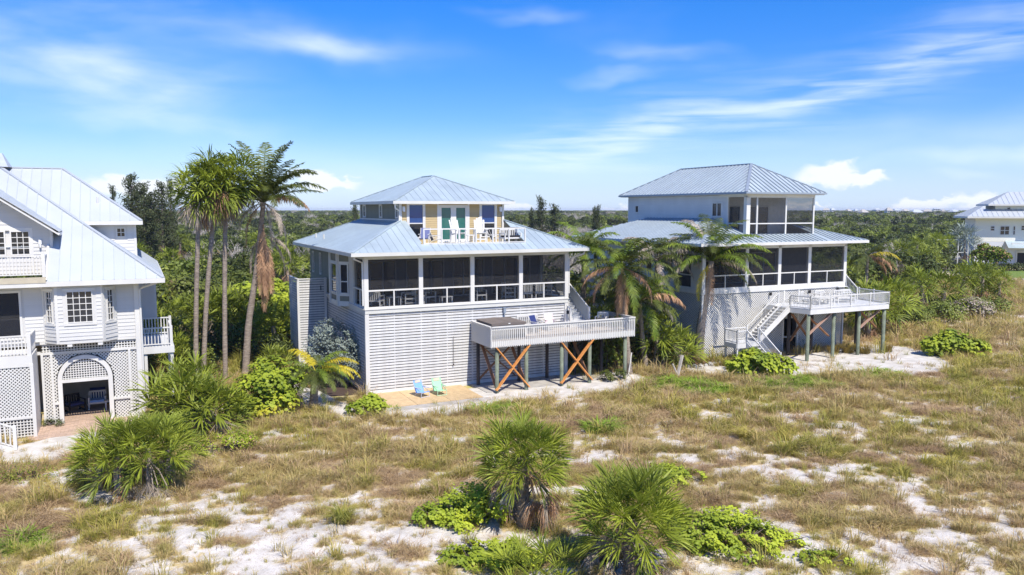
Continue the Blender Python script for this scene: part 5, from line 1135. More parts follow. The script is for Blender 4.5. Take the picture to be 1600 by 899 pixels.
def grass_field():
    P_, R_, S_, I_ = [], [], [], []
    for (n, y0, y1, sc_) in ((52000, 15, 32, .85), (42000, 31, 50, 1.15), (16000, 49, 66, 1.7), (26000, 64, 112, 2.0)):
        x, y = frustum(n, y0, y1); c = cover(x, y); keep = (rs.rand(n) < c*1.1+.045) & (~blocked(x, y) | (inany(x, y) & (rs.rand(n) < .07))) & ((y < 66) | (x/y*F+800 > 1290)); x, y, c = x[keep], y[keep], c[keep]; m = len(x)
        g = fbm(x*.3, y*.3, 77, 3)+rs.uniform(-.14, .14, m); k = rs.randint(0, 3, m); k = np.where(g > .572, rs.randint(3, 5, m), k); k = np.where((rs.rand(m) < .24) | (fbm(x*.7, y*.7, 90, 2) > .68), rs.randint(5, 7, m), k)
        for bx, by, r in LUSH: k = np.where((np.hypot(x-bx, y-by) < r*.85) & (rs.rand(m) < .75), 7, k)
        P_.append(np.stack([x, y, zground(x, y)], -1)); R_.append(rs.uniform(0, 6.28, m)); S_.append(sc_*rs.uniform(.5, 1.15, m)*(.6+.5*c)*np.where(rs.rand(m) < .10, 1.9, 1)); I_.append(k)
    return [np.concatenate(q) for q in (P_, R_, S_, I_)]
gn_scatter('dune_grass', *grass_field(), proto, label='dry yellow and brown dune grass growing in tufts on the pale sand', cat='grass')

# ================================================================== LEAF CLOUDS
def leafcloud(name, pts, nrm, size, m, shape='quad', seed=0, extra=None, jitter=.8):
    """one leaf face per point, facing roughly nrm"""
    r = np.random.RandomState(seed); n = len(pts); nr = nrm+r.normal(0, jitter, (n, 3)); nr /= np.linalg.norm(nr, axis=1)[:, None]+1e-9
    t = np.cross(nr, r.normal(0, 1, (n, 3))); t /= np.linalg.norm(t, axis=1)[:, None]+1e-9; b = np.cross(nr, t); s = size*r.uniform(.6, 1.25, n)[:, None]
    if shape == 'round': an = np.arange(6)*math.pi/3; cf = [(math.cos(a), math.sin(a)*.95) for a in an]
    elif shape == 'long': cf = [(-1.3, 0), (0, -.3), (1.3, 0), (0, .3)]
    else: cf = [(-1, -.1), (-.1, -.62), (1, 0), (.1, .6)]
    V = np.stack([pts+t*s*a+b*s*c+nr*s*(.12 if abs(c) > .3 else 0) for a, c in cf], 1); k = len(cf); me_ = bpy.data.meshes.new(name)
    vs, fs, ms_ = V.reshape(-1, 3), np.arange(n*k, dtype=np.int32), None
    off_ = 0; ev, ef = [], []
    if extra: ev, ef = extra.v, extra.f
    me_.vertices.add(n*k); me_.vertices.foreach_set('co', vs.astype(np.float32).ravel()); me_.loops.add(n*k); me_.polygons.add(n); me_.loops.foreach_set('vertex_index', fs); me_.polygons.foreach_set('loop_start', np.arange(n, dtype=np.int32)*k)
    me_.update(calc_edges=True); me_.materials.append(m); return me_
def blobpts(blobs, n, seed, inner=.35):
    r = np.random.RandomState(seed); w = np.array([b[3]**2 for b in blobs], float); w /= w.sum(); k = r.choice(len(blobs), n, p=w); B = np.array([[b[0], b[1], b[2], b[3], b[3]*(b[4] if len(b) > 4 else .8)] for b in blobs])[k]
    d = r.normal(0, 1, (n, 3)); d /= np.linalg.norm(d, axis=1)[:, None]; d[:, 2] = np.where((d[:, 2] < -.2) & (r.rand(n) < .6), -d[:, 2], d[:, 2]); rad = 1-inner*r.rand(n)**2+.10*r.normal(0, 1, n)
    p = np.stack([B[:, 0]+d[:, 0]*rad*B[:, 3], B[:, 1]+d[:, 1]*rad*B[:, 3], B[:, 2]+d[:, 2]*rad*B[:, 4]], -1); return p, d
def crown_tree(seed, n, size, m, rad=2.6, hgt=5.5, shape='quad', nb=9):
    q = random.Random(seed); bl = []
    for k in range(nb): a = q.uniform(0, 6.28); r = rad*.68*math.sqrt(q.random()); bl.append((r*math.cos(a), r*math.sin(a), hgt-1.2-q.uniform(0, hgt*.42)-r*.25, rad*q.uniform(.28, .5), q.uniform(.65, .95)))
    p, d = blobpts(bl, n, seed); cm = leafcloud('crown', p, d+np.array([0, 0, .5]), size, m, shape, seed)
    t = MB(); t.tube([(0, 0, -.2), (q.uniform(-.3, .3), q.uniform(-.3, .3), hgt*.35), (0, 0, hgt*.6)], [.16, .13, .09], 6)
    for b in bl: t.tube([(0, 0, hgt*.3), (b[0]*.5, b[1]*.5, b[2]*.75), (b[0], b[1], b[2])], [.08, .06, .03], 4, False)
    return cm, t.mesh('trunk', BARKD)
def dead_tree(seed, hgt=5.5, n=26):
    q = random.Random(seed); mb = MB()
    def grow(p, d, ln, r, dep):
        e = p+d*ln; mid = p+d*ln*.5+Vector((q.uniform(-1, 1), q.uniform(-1, 1), q.uniform(-.5, .5)))*ln*.1; mb.tube([p, mid, e], [r, r*.85, r*.65], 4, False)
        if dep == 0: return
        for k in range(q.choice((2, 3))): grow(e if k == 0 else mid+(e-mid)*q.random(), (d+Vector((q.uniform(-1, 1), q.uniform(-1, 1), q.uniform(-.3, .7)))*.75).normalized(), ln*q.uniform(.6, .85), r*.62, dep-1)
    for k in range(3): grow(Vector((q.uniform(-.5, .5), q.uniform(-.5, .5), 0)), Vector((q.uniform(-.5, .5), q.uniform(-.5, .5), 1)).normalized(), hgt*.33, .14, 5)
    return mb.mesh('branches', DEADW)
def casuarina(seed, hgt=12, n=2600, wide=2.6):
    q = np.random.RandomState(seed); P_, D_ = [], []; mb = MB(); mb.tube([(0, 0, -.2), (.1, 0, hgt*.5), (0, .1, hgt)], [.28, .16, .04], 7)
    nb = 46
    for k in range(nb):
        z = hgt*(.30+.68*k/nb); a = q.uniform(0, 6.28); ln = wide*(1.05-(z/hgt)**1.4)*q.uniform(.5, 1.15)+.25; s = np.array([0, 0, z]); e = np.array([math.cos(a)*ln, math.sin(a)*ln, z+ln*q.uniform(.25, .9)]); mb.tube([s, (s+e)/2, e], [.05, .035, .01], 4, False)
        m = max(14, int(n/nb*(.5+ln/wide))); t = q.rand(m)**.7; P_.append(s+(e-s)*t[:, None]+q.normal(0, .16+.12*ln/wide, (m, 3))); D_.append(q.normal(0, 1, (m, 3)))
    return leafcloud('crown', np.concatenate(P_), np.concatenate(D_), .17, PINEL, 'long', seed), mb.mesh('trunk', BARKD)

# ================================================================== PALMS
def fan_frond(seed, elev, m, pet=.8, rad=.85, ns=24, droop=.35, dead=False, wd=.045):
    q = random.Random(seed); mb = MB(); e = R(elev); d = Vector((0, math.cos(e), math.sin(e))); pts = []; p = Vector((0, 0, 0)); cur = e
    for k in range(5): pts.append(p.copy()); p = p+Vector((0, math.cos(cur), math.sin(cur)))*pet/4; cur -= (.10 if not dead else .22)
    mb.bar(pts[0], pts[2], .03, .016); mb.bar(pts[2], pts[4], .024, .014); hub = pts[-1]; f = Vector((0, math.cos(cur), math.sin(cur))); up = Vector((0, -math.sin(cur), math.cos(cur))); sd = Vector((1, 0, 0))
    fl = .62 if not dead else .8; twist = q.uniform(-.5, .5); sd, up = sd*math.cos(twist)+up*math.sin(twist), up*math.cos(twist)-sd*math.sin(twist)
    spread = R(125 if not dead else 62)
    for k in range(ns):
        a = -spread+2*spread*k/(ns-1)+q.uniform(-.06, .06); ln = rad*(1-.28*abs(a/spread)**2)*q.uniform(.85, 1.08); v = f*math.cos(a)+sd*math.sin(a)*fl+up*(1-fl)*1.5*abs(math.sin(a))+Vector((q.uniform(-.12, .12), q.uniform(-.12, .12), q.uniform(-.12, .12))); root = hub+f*(.22*rad*max(0, math.cos(a)))-up*(.10*rad*max(0, math.cos(a)))
        v = (v+up*(.2*abs(math.sin(a))-.12)).normalized(); nrm = v.cross(up).normalized()*(spread/ns*ln*(.74 if not dead else .6)*q.uniform(.8, 1.1))
        mid = root+v*ln*.42; g = Vector((0, 0, -1)); dr = droop*q.uniform(.3, 1.6); t1 = mid+(v+g*dr*.5).normalized()*ln*.33; t2 = t1+(v*.8+g*dr*1.2).normalized()*ln*.24
        fold = up*(.012*(1 if k % 2 else -1)); i = len(mb.v)
        mb.v += [tuple(root-nrm*.15), tuple(root+nrm*.15), tuple(mid+nrm*.5+fold), tuple(mid-nrm*.5-fold), tuple(t1+nrm*.26), tuple(t1-nrm*.26), tuple(t2)]
        mb.f += [(i, i+1, i+2, i+3), (i+3, i+2, i+4, i+5), (i+5, i+4, i+6)]; mb.m += [0]*3
    return mb.mesh('frond', m)
def feather_frond(seed, elev, m, ln=3.2, nl=38, bend=1.5, lw=.62, hang=.5, wd=.062):
    q = random.Random(seed); mb = MB(); e = R(elev); p = Vector((0, 0, 0)); pts = [p.copy()]; N_ = 14; cur = e
    for k in range(N_): cur -= bend/N_*(.4+1.2*k/N_); cur = max(cur, R(-88)); p = p+Vector((0, math.cos(cur), math.sin(cur)))*ln/N_; pts.append(p.copy())
    mb.tube([pts[0], pts[5], pts[10], pts[14]], [.035, .025, .015, .006], 4, False)
    for sg_ in (-1, 1):
        for k in range(nl):
            t = .16+.84*k/(nl-1); x = t*N_; i0 = min(int(x), N_-1); c = pts[i0].lerp(pts[i0+1], x-i0); T = (pts[i0+1]-pts[i0]).normalized()
            L_ = lw*(math.sin(math.pi*min(1, .22+.72*t))**.7)*q.uniform(.82, 1.1); up = Vector((0, -T.z, T.y)) if T.y or T.z else Vector((0, 0, 1))
            v = (Vector((sg_, 0, 0))*.9+T*q.uniform(.3, .8)+up*q.uniform(0, .4)+Vector((0, 0, -hang*q.uniform(.2, .9)))).normalized(); g = Vector((0, 0, -1)); a1 = c+v*L_*.45; v2 = (v*.8+g*hang*q.uniform(.6, 1.4)).normalized(); a2 = a1+v2*L_*.55
            w = T*wd*.5*q.uniform(.8, 1.2); i = len(mb.v); mb.v += [tuple(c-w*.6), tuple(c+w*.6), tuple(a1+w), tuple(a1-w), tuple(a2)]; mb.f += [(i, i+1, i+2, i+3), (i+3, i+2, i+4)]; mb.m += [0, 0]
    return mb.mesh('frond', m)
FC = {}
def fan(m, elev, big=1., dead=False, hi=False, droop=.35):
    el_ = min([78, 60, 42, 24, 6, -14, -36, -60, -80], key=lambda t: abs(t-elev)); v = rnd.randint(0, 1); k = (m.name, el_, big, dead, hi, droop, v)
    if k not in FC: FC[k] = fan_frond(hash((el_, v)) % 9999, el_, m, (.92 if hi else .8)*big, (.78 if hi else .85)*big, 32 if hi else 18, droop, dead)
    return FC[k]
def feath(m, elev, ln, hang, bend=1.4, lw=.74, nl=50):
    el_ = min([80, 62, 45, 28, 10, -10, -35, -60, -80], key=lambda t: abs(t-elev)); v = rnd.randint(0, 1); k = (m.name, el_, ln, hang, bend, lw, v)
    if k not in FC: FC[k] = feather_frond(el_*7+v+3, el_, m, ln, nl, bend, lw, hang)
    return FC[k]
def trunk_mesh(path, r0, r1, m, rings=True, n=10):
    pts = []; rad = []; N_ = 22
    P_ = [Vector(p) for p in path]
    for k in range(N_+1):
        t = k/N_*(len(P_)-1); i = min(int(t), len(P_)-2); f = t-i; a, b = P_[i], P_[i+1]; p0 = P_[max(i-1, 0)]; p3 = P_[min(i+2, len(P_)-1)]
        c = .5*((2*a)+(b-p0)*f+(2*p0-5*a+4*b-p3)*f*f+(3*a-p0-3*b+p3)*f**3); pts.append(c); rad.append((r0+(r1-r0)*k/N_)*(1.35 if k == 0 else 1)*(1+.05*math.sin(k*2.1)))
    mb = MB(); mb.tube(pts, rad, n); return mb.mesh('trunk', m, True), pts
def boots(parent, pts, r, z0, z1, n, m=BOOT):
    mb = MB(); q = random.Random(n)
    for k in range(n):
        z = z0+(z1-z0)*k/n; a = k*2.4; c = min(pts, key=lambda p: abs(p.z-z)); s = Vector((c.x+math.cos(a)*r*.8, c.y+math.sin(a)*r*.8, z)); e = s+Vector((math.cos(a)*.14, math.sin(a)*.14, .22)); mb.bar(s, e, .07, .02, up=(math.cos(a), math.sin(a), 0))
    return mb.build('boots', m, parent, stuff=True)
def fan_palm(name, label, loc, hgt, nfr=34, big=1., m=FAN, lean=(0, 0), dead=8, hi=False, cat='palm', group=None, lo=-35, r=.15, boot=0, seed=0, deadm=None, droop=.22, grey=True, skirt=1.):
    q = random.Random(seed+17); t = thing(name, label, cat, loc, q.uniform(0, 6.28) if lean == (0, 0) else 0, group)
    lx, ly = lean; tm, pts = trunk_mesh([(0, 0, -.25), (lx*.3, ly*.3, hgt*.4), (lx*.75, ly*.75, hgt*.8), (lx, ly, hgt)], r*1.1, r*.85, BARK if not boot else BOOT); ob('trunk', tm, t)
    if boot: boots(t, pts, r, .05, hgt, boot)
    for k in range(nfr):
        f = (k+.5)/nfr; elv = 82-(82-lo)*f**.85+q.uniform(-7, 7); a = k*2.39996+q.uniform(-.25, .25); s_ = big*q.uniform(.85, 1.1)*(.75 if f < .12 else 1); mm = m
        if f > .86 and q.random() < .5: mm = FANY
        ob('frond', fan(mm, elv, 1., False, hi, droop), t, (lx, ly, hgt+.12*(1-f)-.1), (0, 0, a), s_)
    for k in range(dead):
        a = k*2.39996*1.3+q.uniform(-.3, .3); ob('dead_frond', fan(deadm or (DEADG if grey and q.random() < .6 else DEADF), q.choice((6, -14, -14, -36, -60) if not hi else (-14, -14, -36, -36)), 1., True, hi, .8), t, (lx, ly, hgt-.2-q.uniform(0, .3)*skirt), (0, 0, a), big*q.uniform(.95, 1.2)*(1.12 if hi else 1))
    return t
def coco_palm(name, label, loc, path, fr, r=.17, ln=3.4, m=COCO, seed=0, group=None, z0rot=0.):
    """fr: list of (azimuth, elevation, scale, kind) for the crown"""
    t = thing(name, label, 'palm', loc, 0, group); tm, pts = trunk_mesh(path, r*1.2, r*.7, BARK); ob('trunk', tm, t); c = path[-1]
    K = {'u': (m, .35, .75, 'frond'), 'g': (m, .5, 1.4, 'frond'), 'b': (COCOG, .6, 1.5, 'frond'), 'y': (COCOY, .7, 1.5, 'frond'), 'd': (DEADF, 1.6, 1.6, 'dead_frond'), 'x': (DEADG, 1.3, 1.6, 'dead_frond')}
    for (a, e, s_, k) in fr: mm, hg, bd, nm = K[k]; ob(nm, feath(mm, e, ln, hg, bd), t, c, (0, 0, R(a)-math.pi/2), s_)
    return t
def ring(n, e0, e1, seed, k='g', s0=.85, s1=1.05, a0=0):
    q = random.Random(seed); return [(a0+j*137.5+q.uniform(-14, 14), e0+(e1-e0)*j/max(1, n-1)+q.uniform(-6, 6), q.uniform(s0, s1), k) for j in range(n)]
# azimuth: 0 = to the right, 90 = away from the camera, 180 = left, 270 = toward the camera
def zg_(p): return float(zground(np.array([p[0]]), np.array([p[1]]))[0])
def at0(px, py): x, y = G(px, py); return (x, y, zg_((x, y)))
# foreground
fan_palm('cabbage_palm', 'round-headed green fan palm on a rough trunk, central in the foreground dunes', at0(817, 826), 2.3, 66, 1.0, hi=True, dead=20, lo=-18, r=.2, boot=70, seed=1, droop=.25)
fan_palm('cabbage_palm', 'large spreading green fan palm at the bottom edge, right of the round-headed palm', at0(985, 903), 1.55, 66, 1.12, hi=True, dead=34, lo=-2, r=.2, boot=30, seed=2, droop=.22)
fan_palm('palmetto_shrub', 'low pointed green palmetto at the bottom edge between the two foreground palms', at0(835, 925), .3, 16, .95, hi=True, dead=3, lo=5, r=.1, seed=3, cat='palmetto')
# left clumps
for i, (px, py, h_, n, s_, lb) in enumerate([(185, 772, 1.45, 34, 1.08, 'leftmost tall fronds of the big palmetto clump before the paver apron'), (235, 770, 1.6, 36, 1.08, 'middle head of the big palmetto clump at lower left'), (158, 756, .7, 20, .85, 'low yellowish left edge of the big palmetto clump'), (262, 755, 1.2, 22, .95, 'right shoulder of the big palmetto clump at lower left')]):
    fan_palm('palmetto_shrub', lb, at0(px, py), h_, n, s_, hi=True, dead=9, lo=-8, r=.12, seed=10+i, cat='palmetto', skirt=2.2)
for i, (px, py, h_, n, s_, lb) in enumerate([(275, 672, 1.5, 32, 1.25, 'dark green palmetto right of the arch, left head'), (320, 676, 1.3, 32, 1.25, 'dark green palmetto below the three slender palms'), (355, 668, .9, 26, 1.05, 'drooping palmetto beside the yellow-green sea grape'), (300, 655, 1.9, 26, 1.1, 'tallest palmetto behind the dark green pair')]):
    fan_palm('palmetto_shrub', lb, at0(px, py), h_, n, s_, hi=False, dead=7, lo=-30, r=.12, seed=20+i, cat='palmetto')
# three slender palms and the coconut with its dead skirt
def tall_fan(px0, py0, px1, py1, lb, seed, r=.13, n=44, big=1.0):
    x, y, z = at0(px0, py0); zt_ = ZT(py1, y); xt = At(px1, y)[0]; fan_palm('slender_fan_palm', lb, (x, y, 0), zt_, n, big, FAN, (xt-x, 0), 20, False, 'palm', None, -50, r, 0, seed, None, .6)
tall_fan(306, 603, 318, 292, 'leftmost and palest trunk of the three slender fan palms between the houses', 31, n=46, big=1.3)
tall_fan(317, 600, 345, 288, 'leaning middle one of the three slender fan palms between the houses', 32, n=46, big=1.3)
tall_fan(352, 598, 359, 276, 'darker upright right one of the three slender fan palms between the houses', 33, n=46, big=1.35)
x, y, z = at0(383, 588); zt_ = ZT(316, y); xt = At(416, y)[0]-x
coco_palm('coconut_palm', 'tall coconut palm with upright dark crown and a long skirt of brown dead fronds', (x, y, 0), [(0, 0, -.2), (xt*.22, 0, zt_*.3), (xt*.6, 0, zt_*.6), (xt, 0, zt_)],
    [(100, 80, 1.2, 'u'), (60, 80, 1.15, 'u'), (200, 80, 1.1, 'u'), (150, 80, 1.2, 'u'), (350, 80, 1.15, 'u'), (330, 62, 1.0, 'u'), (190, 62, .9, 'u'), (30, 62, 1.0, 'u'), (5, 28, 1.0, 'u'),(80, 45, 1.0, 'g'), (290, 45, .9, 'g'), (110, 28, .9, 'g'), (0, 62, 1.1, 'g'), (180, 45, 1.0, 'g'), (270, 62, 1.0, 'g'), (240, 28, .9, 'g'), (330, 28, 1.0, 'g'), (215, 45, 1.0, 'x'), (20, 62, 1.1, 'g'), (350, 55, 1.15, 'g'), (10, 38, 1.15, 'g'), (340, 45, 1.0, 'g'), (170, 62, 1.0, 'g'), (150, 48, .95, 'g'), (190, 30, .9, 'x'), (355, 22, .9, 'd'), (300, 30, .9, 'g'), (260, 45, .8, 'g'), (80, 60, 1, 'g'), (120, 40, 1, 'g'), (60, 30, .9, 'g'),
     (230, -10, .75, 'x'), (210, 10, .8, 'x'), (320, -10, .8, 'x'), (180, -35, .85, 'd'), (10, -35, .95, 'x'), (350, -60, .85, 'x')], r=.19, ln=3.5)
cp = bpy.context.scene.objects[bpy.data.objects['coconut_palm'].name]
for k, (a, e, s_, dz) in enumerate([(270, -80, 1.1, 1.8), (230, -80, 1.05, 2.1), (310, -80, 1.05, 2.0), (350, -80, .95, 1.9), (180, -80, .9, 2.0), (285, -60, .95, 2.2), (200, -60, .8, 1.6), (250, -60, 1.0, 2.0), (325, -60, .95, 2.1), (0, -60, .9, 2.2), (290, -80, 1.1, 1.5), (215, -80, .95, 1.8), (275, -60, .8, 1.3), (255, -80, 1.15, 2.4)]): ob('dead_frond', feath(DEADF, e, 3.5, 1.6, 1.6), cp, (xt, -.1, zt_-dz), (0, 0, R(a)-math.pi/2), s_)
for k, (a, e, s_) in enumerate([(165, -35, .75), (20, -35, .85), (0, -10, .7)]): ob('dead_frond', feath(DEADG, e, 3.5, 1.3, 1.6), cp, (xt, -.05, zt_-1.9), (0, 0, R(a)-math.pi/2), s_)
# small palms by the louvred corner
x, y, z = at0(490, 636)
coco_palm('young_coconut_palm', 'short palm with bright yellow fronds on its right, by the louvered corner', (x, y, 0), [(0, 0, -.1), (.05, 0, .9), (.15, 0, 1.85)],
    [(150, 70, .66, 'y'), (140, 55, .56, 'y'), (20, 45, .66, 'y'), (5, 35, .72, 'y'), (350, 28, .66, 'y'), (345, 25, .6, 'b'), (30, 60, .6, 'b'), (330, 45, .55, 'b'), (190, 40, .6, 'b'), (210, 20, .6, 'g'), (240, 20, .6, 'g'), (280, 10, .6, 'g'), (300, 30, .6, 'b'), (170, 20, .6, 'g'), (100, 50, .6, 'g'), (60, 40, .6, 'g'), (225, 35, .6, 'g'), (315, 15, .6, 'g'), (260, 0, .6, 'g'), (200, -10, .6, 'g'), (340, 0, .62, 'g'), (235, -10, .58, 'g'), (300, -10, .6, 'g'), (25, 10, .66, 'b'), (160, 10, .6, 'b'), (10, 45, .7, 'y'), (270, -60, .35, 'x'), (290, -35, .35, 'x')], r=.2, ln=3.4, m=COCO)
fan_palm('small_cabbage_palm', 'small dark fan palm with yellowing tips left of the yellow-fronded palm', at0(457, 640), 1.5, 26, .75, dead=8, lo=-40, r=.12, seed=41, deadm=DEADF)
x, y = At(430, 46); fan_palm('young_fan_palm', 'young upright yellow-green palm behind the sea grape', (x, y, 0), .9, 14, .9, FANY, dead=3, lo=20, r=.1, seed=42)
# palms between the middle and right houses
def coc(px, py, pxt, pyt, lb, seed, n=16, ln=3.2, extra=(), m=COCO, r=.16, hi_=70, lo_=-15, kinds='g', name='coconut_palm', s_=(.85, 1.05)):
    x, y, z = at0(px, py); zt_ = ZT(pyt, y); xt = At(pxt, y)[0]-x
    fr = ring(int(n*1.4), hi_, lo_, seed, 'g', *s_); fr = [(a, e, s, kinds[j % len(kinds)]) for j, (a, e, s, k) in enumerate(fr)]
    return coco_palm(name, lb, (x, y, 0), [(0, 0, -.2), (xt*.3-.1, 0, zt_*.35), (xt*.7-.05, 0, zt_*.7), (xt, 0, zt_)], fr+list(extra), r, ln, m, seed)
coc(985, 585, 972, 418, 'shaggy coconut palm with many brown hanging fronds, left of the right house', 51, 18, 3.8, [(a, e, .8, 'd') for a, e in ((200, -10), (260, -35), (300, -60), (180, 10), (230, -60), (330, -10))], kinds='gggb')
coc(1010, 575, 1000, 470, 'lower bushy palm in front of the shaded lattice wall', 52, 18, 3.4, [(20, 28, 1.1, 'd'), (330, 10, .8, 'x')], kinds='ggb')
coc(960, 560, 955, 460, 'palm with broad dark fronds behind the raised deck', 53, 14, 3.0, [(180, 10, .8, 'd')], kinds='gg')
coc(1092, 562, 1110, 408, 'coconut palm with curved brown trunk before the right house corner', 54, 19, 4.2, [(0, 32, 1.1, 'b'), (350, 45, 1.0, 'b'), (180, 30, 1.05, 'b'), (175, 45, 1.0, 'g'), (190, 10, .9, 'x'), (215, -35, .7, 'y'), (200, -60, .6, 'd'), (330, 10, .8, 'g'), (355, 10, .9, 'x'), (345, -10, .9, 'g'), (270, -60, .7, 'd'), (90, 80, 1.1, 'g'), (120, 80, 1.05, 'x')], kinds='gbb', r=.27, hi_=82, lo_=15)
coc(914, 560, 912, 395, 'bright green palm with smooth grey trunk behind the porch staircase', 55, 13, 3.2, [(0, 40, .9, 'b')], COCOG, r=.2, kinds='b', hi_=75, lo_=10)
coc(1030, 560, 1025, 405, 'palm with pale drooping fronds against the white side wall', 56, 14, 3.2, [(350, 28, 1.0, 'x'), (0, 10, .9, 'b')], kinds='gx')
for i, (px, py, h_, lb) in enumerate([(940, 575, 2.6, 'fan palm in the shade behind the last deck pilings'), (1025, 572, 2.2, 'low fan palm between the shaggy palms and the shaded lattice'), (965, 560, 3.4, 'tall-stemmed fan palm deep between the two houses'), (1060, 572, 1.2, 'small fan palm at the corner of the lattice wall')]):
    fan_palm('cabbage_palm', lb, at0(px, py), h_, 26, 1.25, dead=8, lo=-35, seed=150+i)
x, y = At(1350, 62); coco_palm('coconut_palm', 'yellowing coconut palm behind the right side of the right house roof', (x, y, 0), [(0, 0, -.2), (.1, 0, 2.5), (.2, 0, ZT(400, 62))], [(330, 10, .9, 'd'), (350, 28, .9, 'y'), (310, 10, .8, 'd'), (30, 28, .9, 'x'), (0, -10, .8, 'd')]+ring(9, 55, 0, 8, 'g', .8, 1), .15, 3.0)
# mid-distance palm prototypes: trunk and crown, copied
def palm_proto(seed, hgt, nfr, dead, big, m=FAN, skirtm=None):
    q = random.Random(seed); mb_v, mb_f, mi = [], [], []; mats_ = [m, FANY, DEADG, DEADF]
    def addf(me_, a, s_, z, k):
        o_ = len(mb_v); ca, sa = math.cos(a)*s_, math.sin(a)*s_
        for v in me_.vertices: c = v.co; mb_v.append((c.x*ca-c.y*sa, c.x*sa+c.y*ca, z+c.z*s_))
        for p in me_.polygons: mb_f.append(tuple(o_+i for i in p.vertices)); mi.append(k)
    for k in range(nfr): f = (k+.5)/nfr; addf(fan(m, 80-115*f+q.uniform(-8, 8), 1., False, False, .5), k*2.4, big*q.uniform(.85, 1.1), hgt, 1 if q.random() < .06 else 0)
    for k in range(dead): addf(fan(DEADG, q.choice((-36, -60, -80)), 1., True, False, 1.2), k*2.9, big*q.uniform(.8, 1.1), hgt-.2-q.uniform(0, .9), 2 if q.random() < .5 else 3)
    me_ = bpy.data.meshes.new('crown'); me_.from_pydata(mb_v, [], mb_f); [me_.materials.append(z) for z in mats_]; me_.polygons.foreach_set('material_index', mi); me_.update()
    tm, _ = trunk_mesh([(0, 0, -.2), (.1, 0, hgt*.5), (0, 0, hgt)], .17, .15, BARK, n=7); return me_, tm
PALMS = [palm_proto(1, 3.2, 26, 10, 1.1), palm_proto(2, 4.6, 24, 12, 1.1), palm_proto(3, 2.0, 26, 8, 1.15), palm_proto(4, 5.6, 24, 6, 1.1)]
def put(name, pr, label, cat, loc, rz, s_, group=None):
    t = thing(name, label, cat, loc, rz, group); ob('crown', pr[0], t, scale=s_)
    if len(pr) > 1 and pr[1]: ob('trunk', pr[1], t, scale=s_)
    return t
for i, (px, Y_, k, s_, lb) in enumerate([(1440, 70, 0, 1.0, 'cabbage palm with patterned trunk at the dune edge, right of the deck'), (1475, 72, 2, 1.3, 'low leafy cabbage palm beside the patterned-trunk palm'), (1505, 76, 0, 1.0, 'middle cabbage palm of the cluster before the lawn'),
        (1535, 76, 0, 1.05, 'cabbage palm with shaggy grey skirt in the cluster before the lawn'), (1560, 76, 0, .95, 'rightmost cabbage palm of the cluster before the lawn'), (1522, 80, 2, 1.4, 'short bushy palm behind the cluster before the lawn'),
        (1405, 66, 2, 1.2, 'low palm right behind the right house deck'), (1385, 62, 2, 1.35, 'spreading palm behind the railing of the right house deck'), (1360, 60, 2, 1.3, 'low palm beside the right rear corner of the right house'), (1425, 78, 0, 1.0, 'palm above the yellow shrubs near the sand road'),
        (1407, 100, 1, 1., 'cabbage palm beside the sand road, leftmost'), (1430, 110, 3, .9, 'tall thin cabbage palm beyond the sand road'), (1458, 118, 1, 1.1, 'cabbage palm left of the silver palm'), (1476, 120, 3, .9, 'leaning cabbage palm by the silver palm'), (1445, 96, 1, .9, 'shaggy palm on the near side of the sand road')]):
    x, y = At(px, Y_); put('cabbage_palm', PALMS[k], lb, 'palm', (x, y, 0), i*1.3, s_)
SILV = palm_proto(9, 5.2, 26, 2, 2.1, SILVER); x, y = At(1503, 125); put('silver_palm', SILV, 'large silvery blue fan palm beside the far right house', 'palm', (x, y, 0), 0, 1.0)

# ================================================================== SHRUBS
def shrub(name, label, loc, blobs, n, size, m, shape='round', m2=None, f2=0., cat='shrub', seed=0, jit=.45):
    t = thing(name, label, cat, loc); p, d = blobpts(blobs, int(n*2.6), seed, .6); g_ = vn(p[:, 0]*3.1+p[:, 2]*2.3+seed, p[:, 1]*3.1+p[:, 2]*1.9, seed)*.7+vn(p[:, 0]*7+seed, p[:, 2]*7+p[:, 1]*5, seed+3)*.3; ok_ = g_ > .42; p, d = p[ok_], d[ok_]
    zz = np.argsort(p[:, 2]+np.random.RandomState(seed).normal(0, .35, len(p)))[::-1] if m2 in (GRAPEY,) else np.arange(len(p)); p, d = p[zz], d[zz]; n = len(p); size = size*.82; k = int(n*(1-f2)); ob('foliage', leafcloud('foliage', p[:k], d[:k]+np.array([.15, -.25, .9]), size, m, shape, seed, jitter=jit), t)
    if m2: ob('yellow_foliage' if m2 in (GRAPEY, COCOY) else 'dry_foliage', leafcloud('foliage', p[k:], d[k:]+np.array([.15, -.25, .9]), size, m2, shape, seed+1, jitter=jit), t)
    st_ = MB(); q = random.Random(seed)
    for b in blobs: st_.tube([(b[0]*.3, b[1]*.3, -.1), (b[0]*.8, b[1]*.8, b[2]*.6), (b[0], b[1], b[2])], [.04, .03, .015], 5, False)
    for k in range(len(blobs)*5): b = blobs[k % len(blobs)]; e = (b[0]+q.uniform(-1, 1)*b[3]*.8, b[1]+q.uniform(-1, 1)*b[3]*.8, max(.05, b[2]+q.uniform(-.3, .8)*b[3])); st_.tube([(b[0]*.6, b[1]*.6, b[2]*.4), e], [.018, .008], 4, False)
    st_.build('stems', BARKD, t); return t
shrub('sea_grape_shrub', 'big sea grape with bright yellow lower leaves, left of the yellow-fronded palm', at0(410, 650), [(-.8, 0, .5, .8), (.2, -.1, .5, .9), (1.0, .2, .6, .8), (-.6, .5, 1.3, .9), (.4, .4, 1.5, 1.0), (1.1, .8, 1.6, .8), (0, 1.2, 2.0, .9)], 2600, .105, GRAPE, 'round', GRAPEY, .18, seed=1)
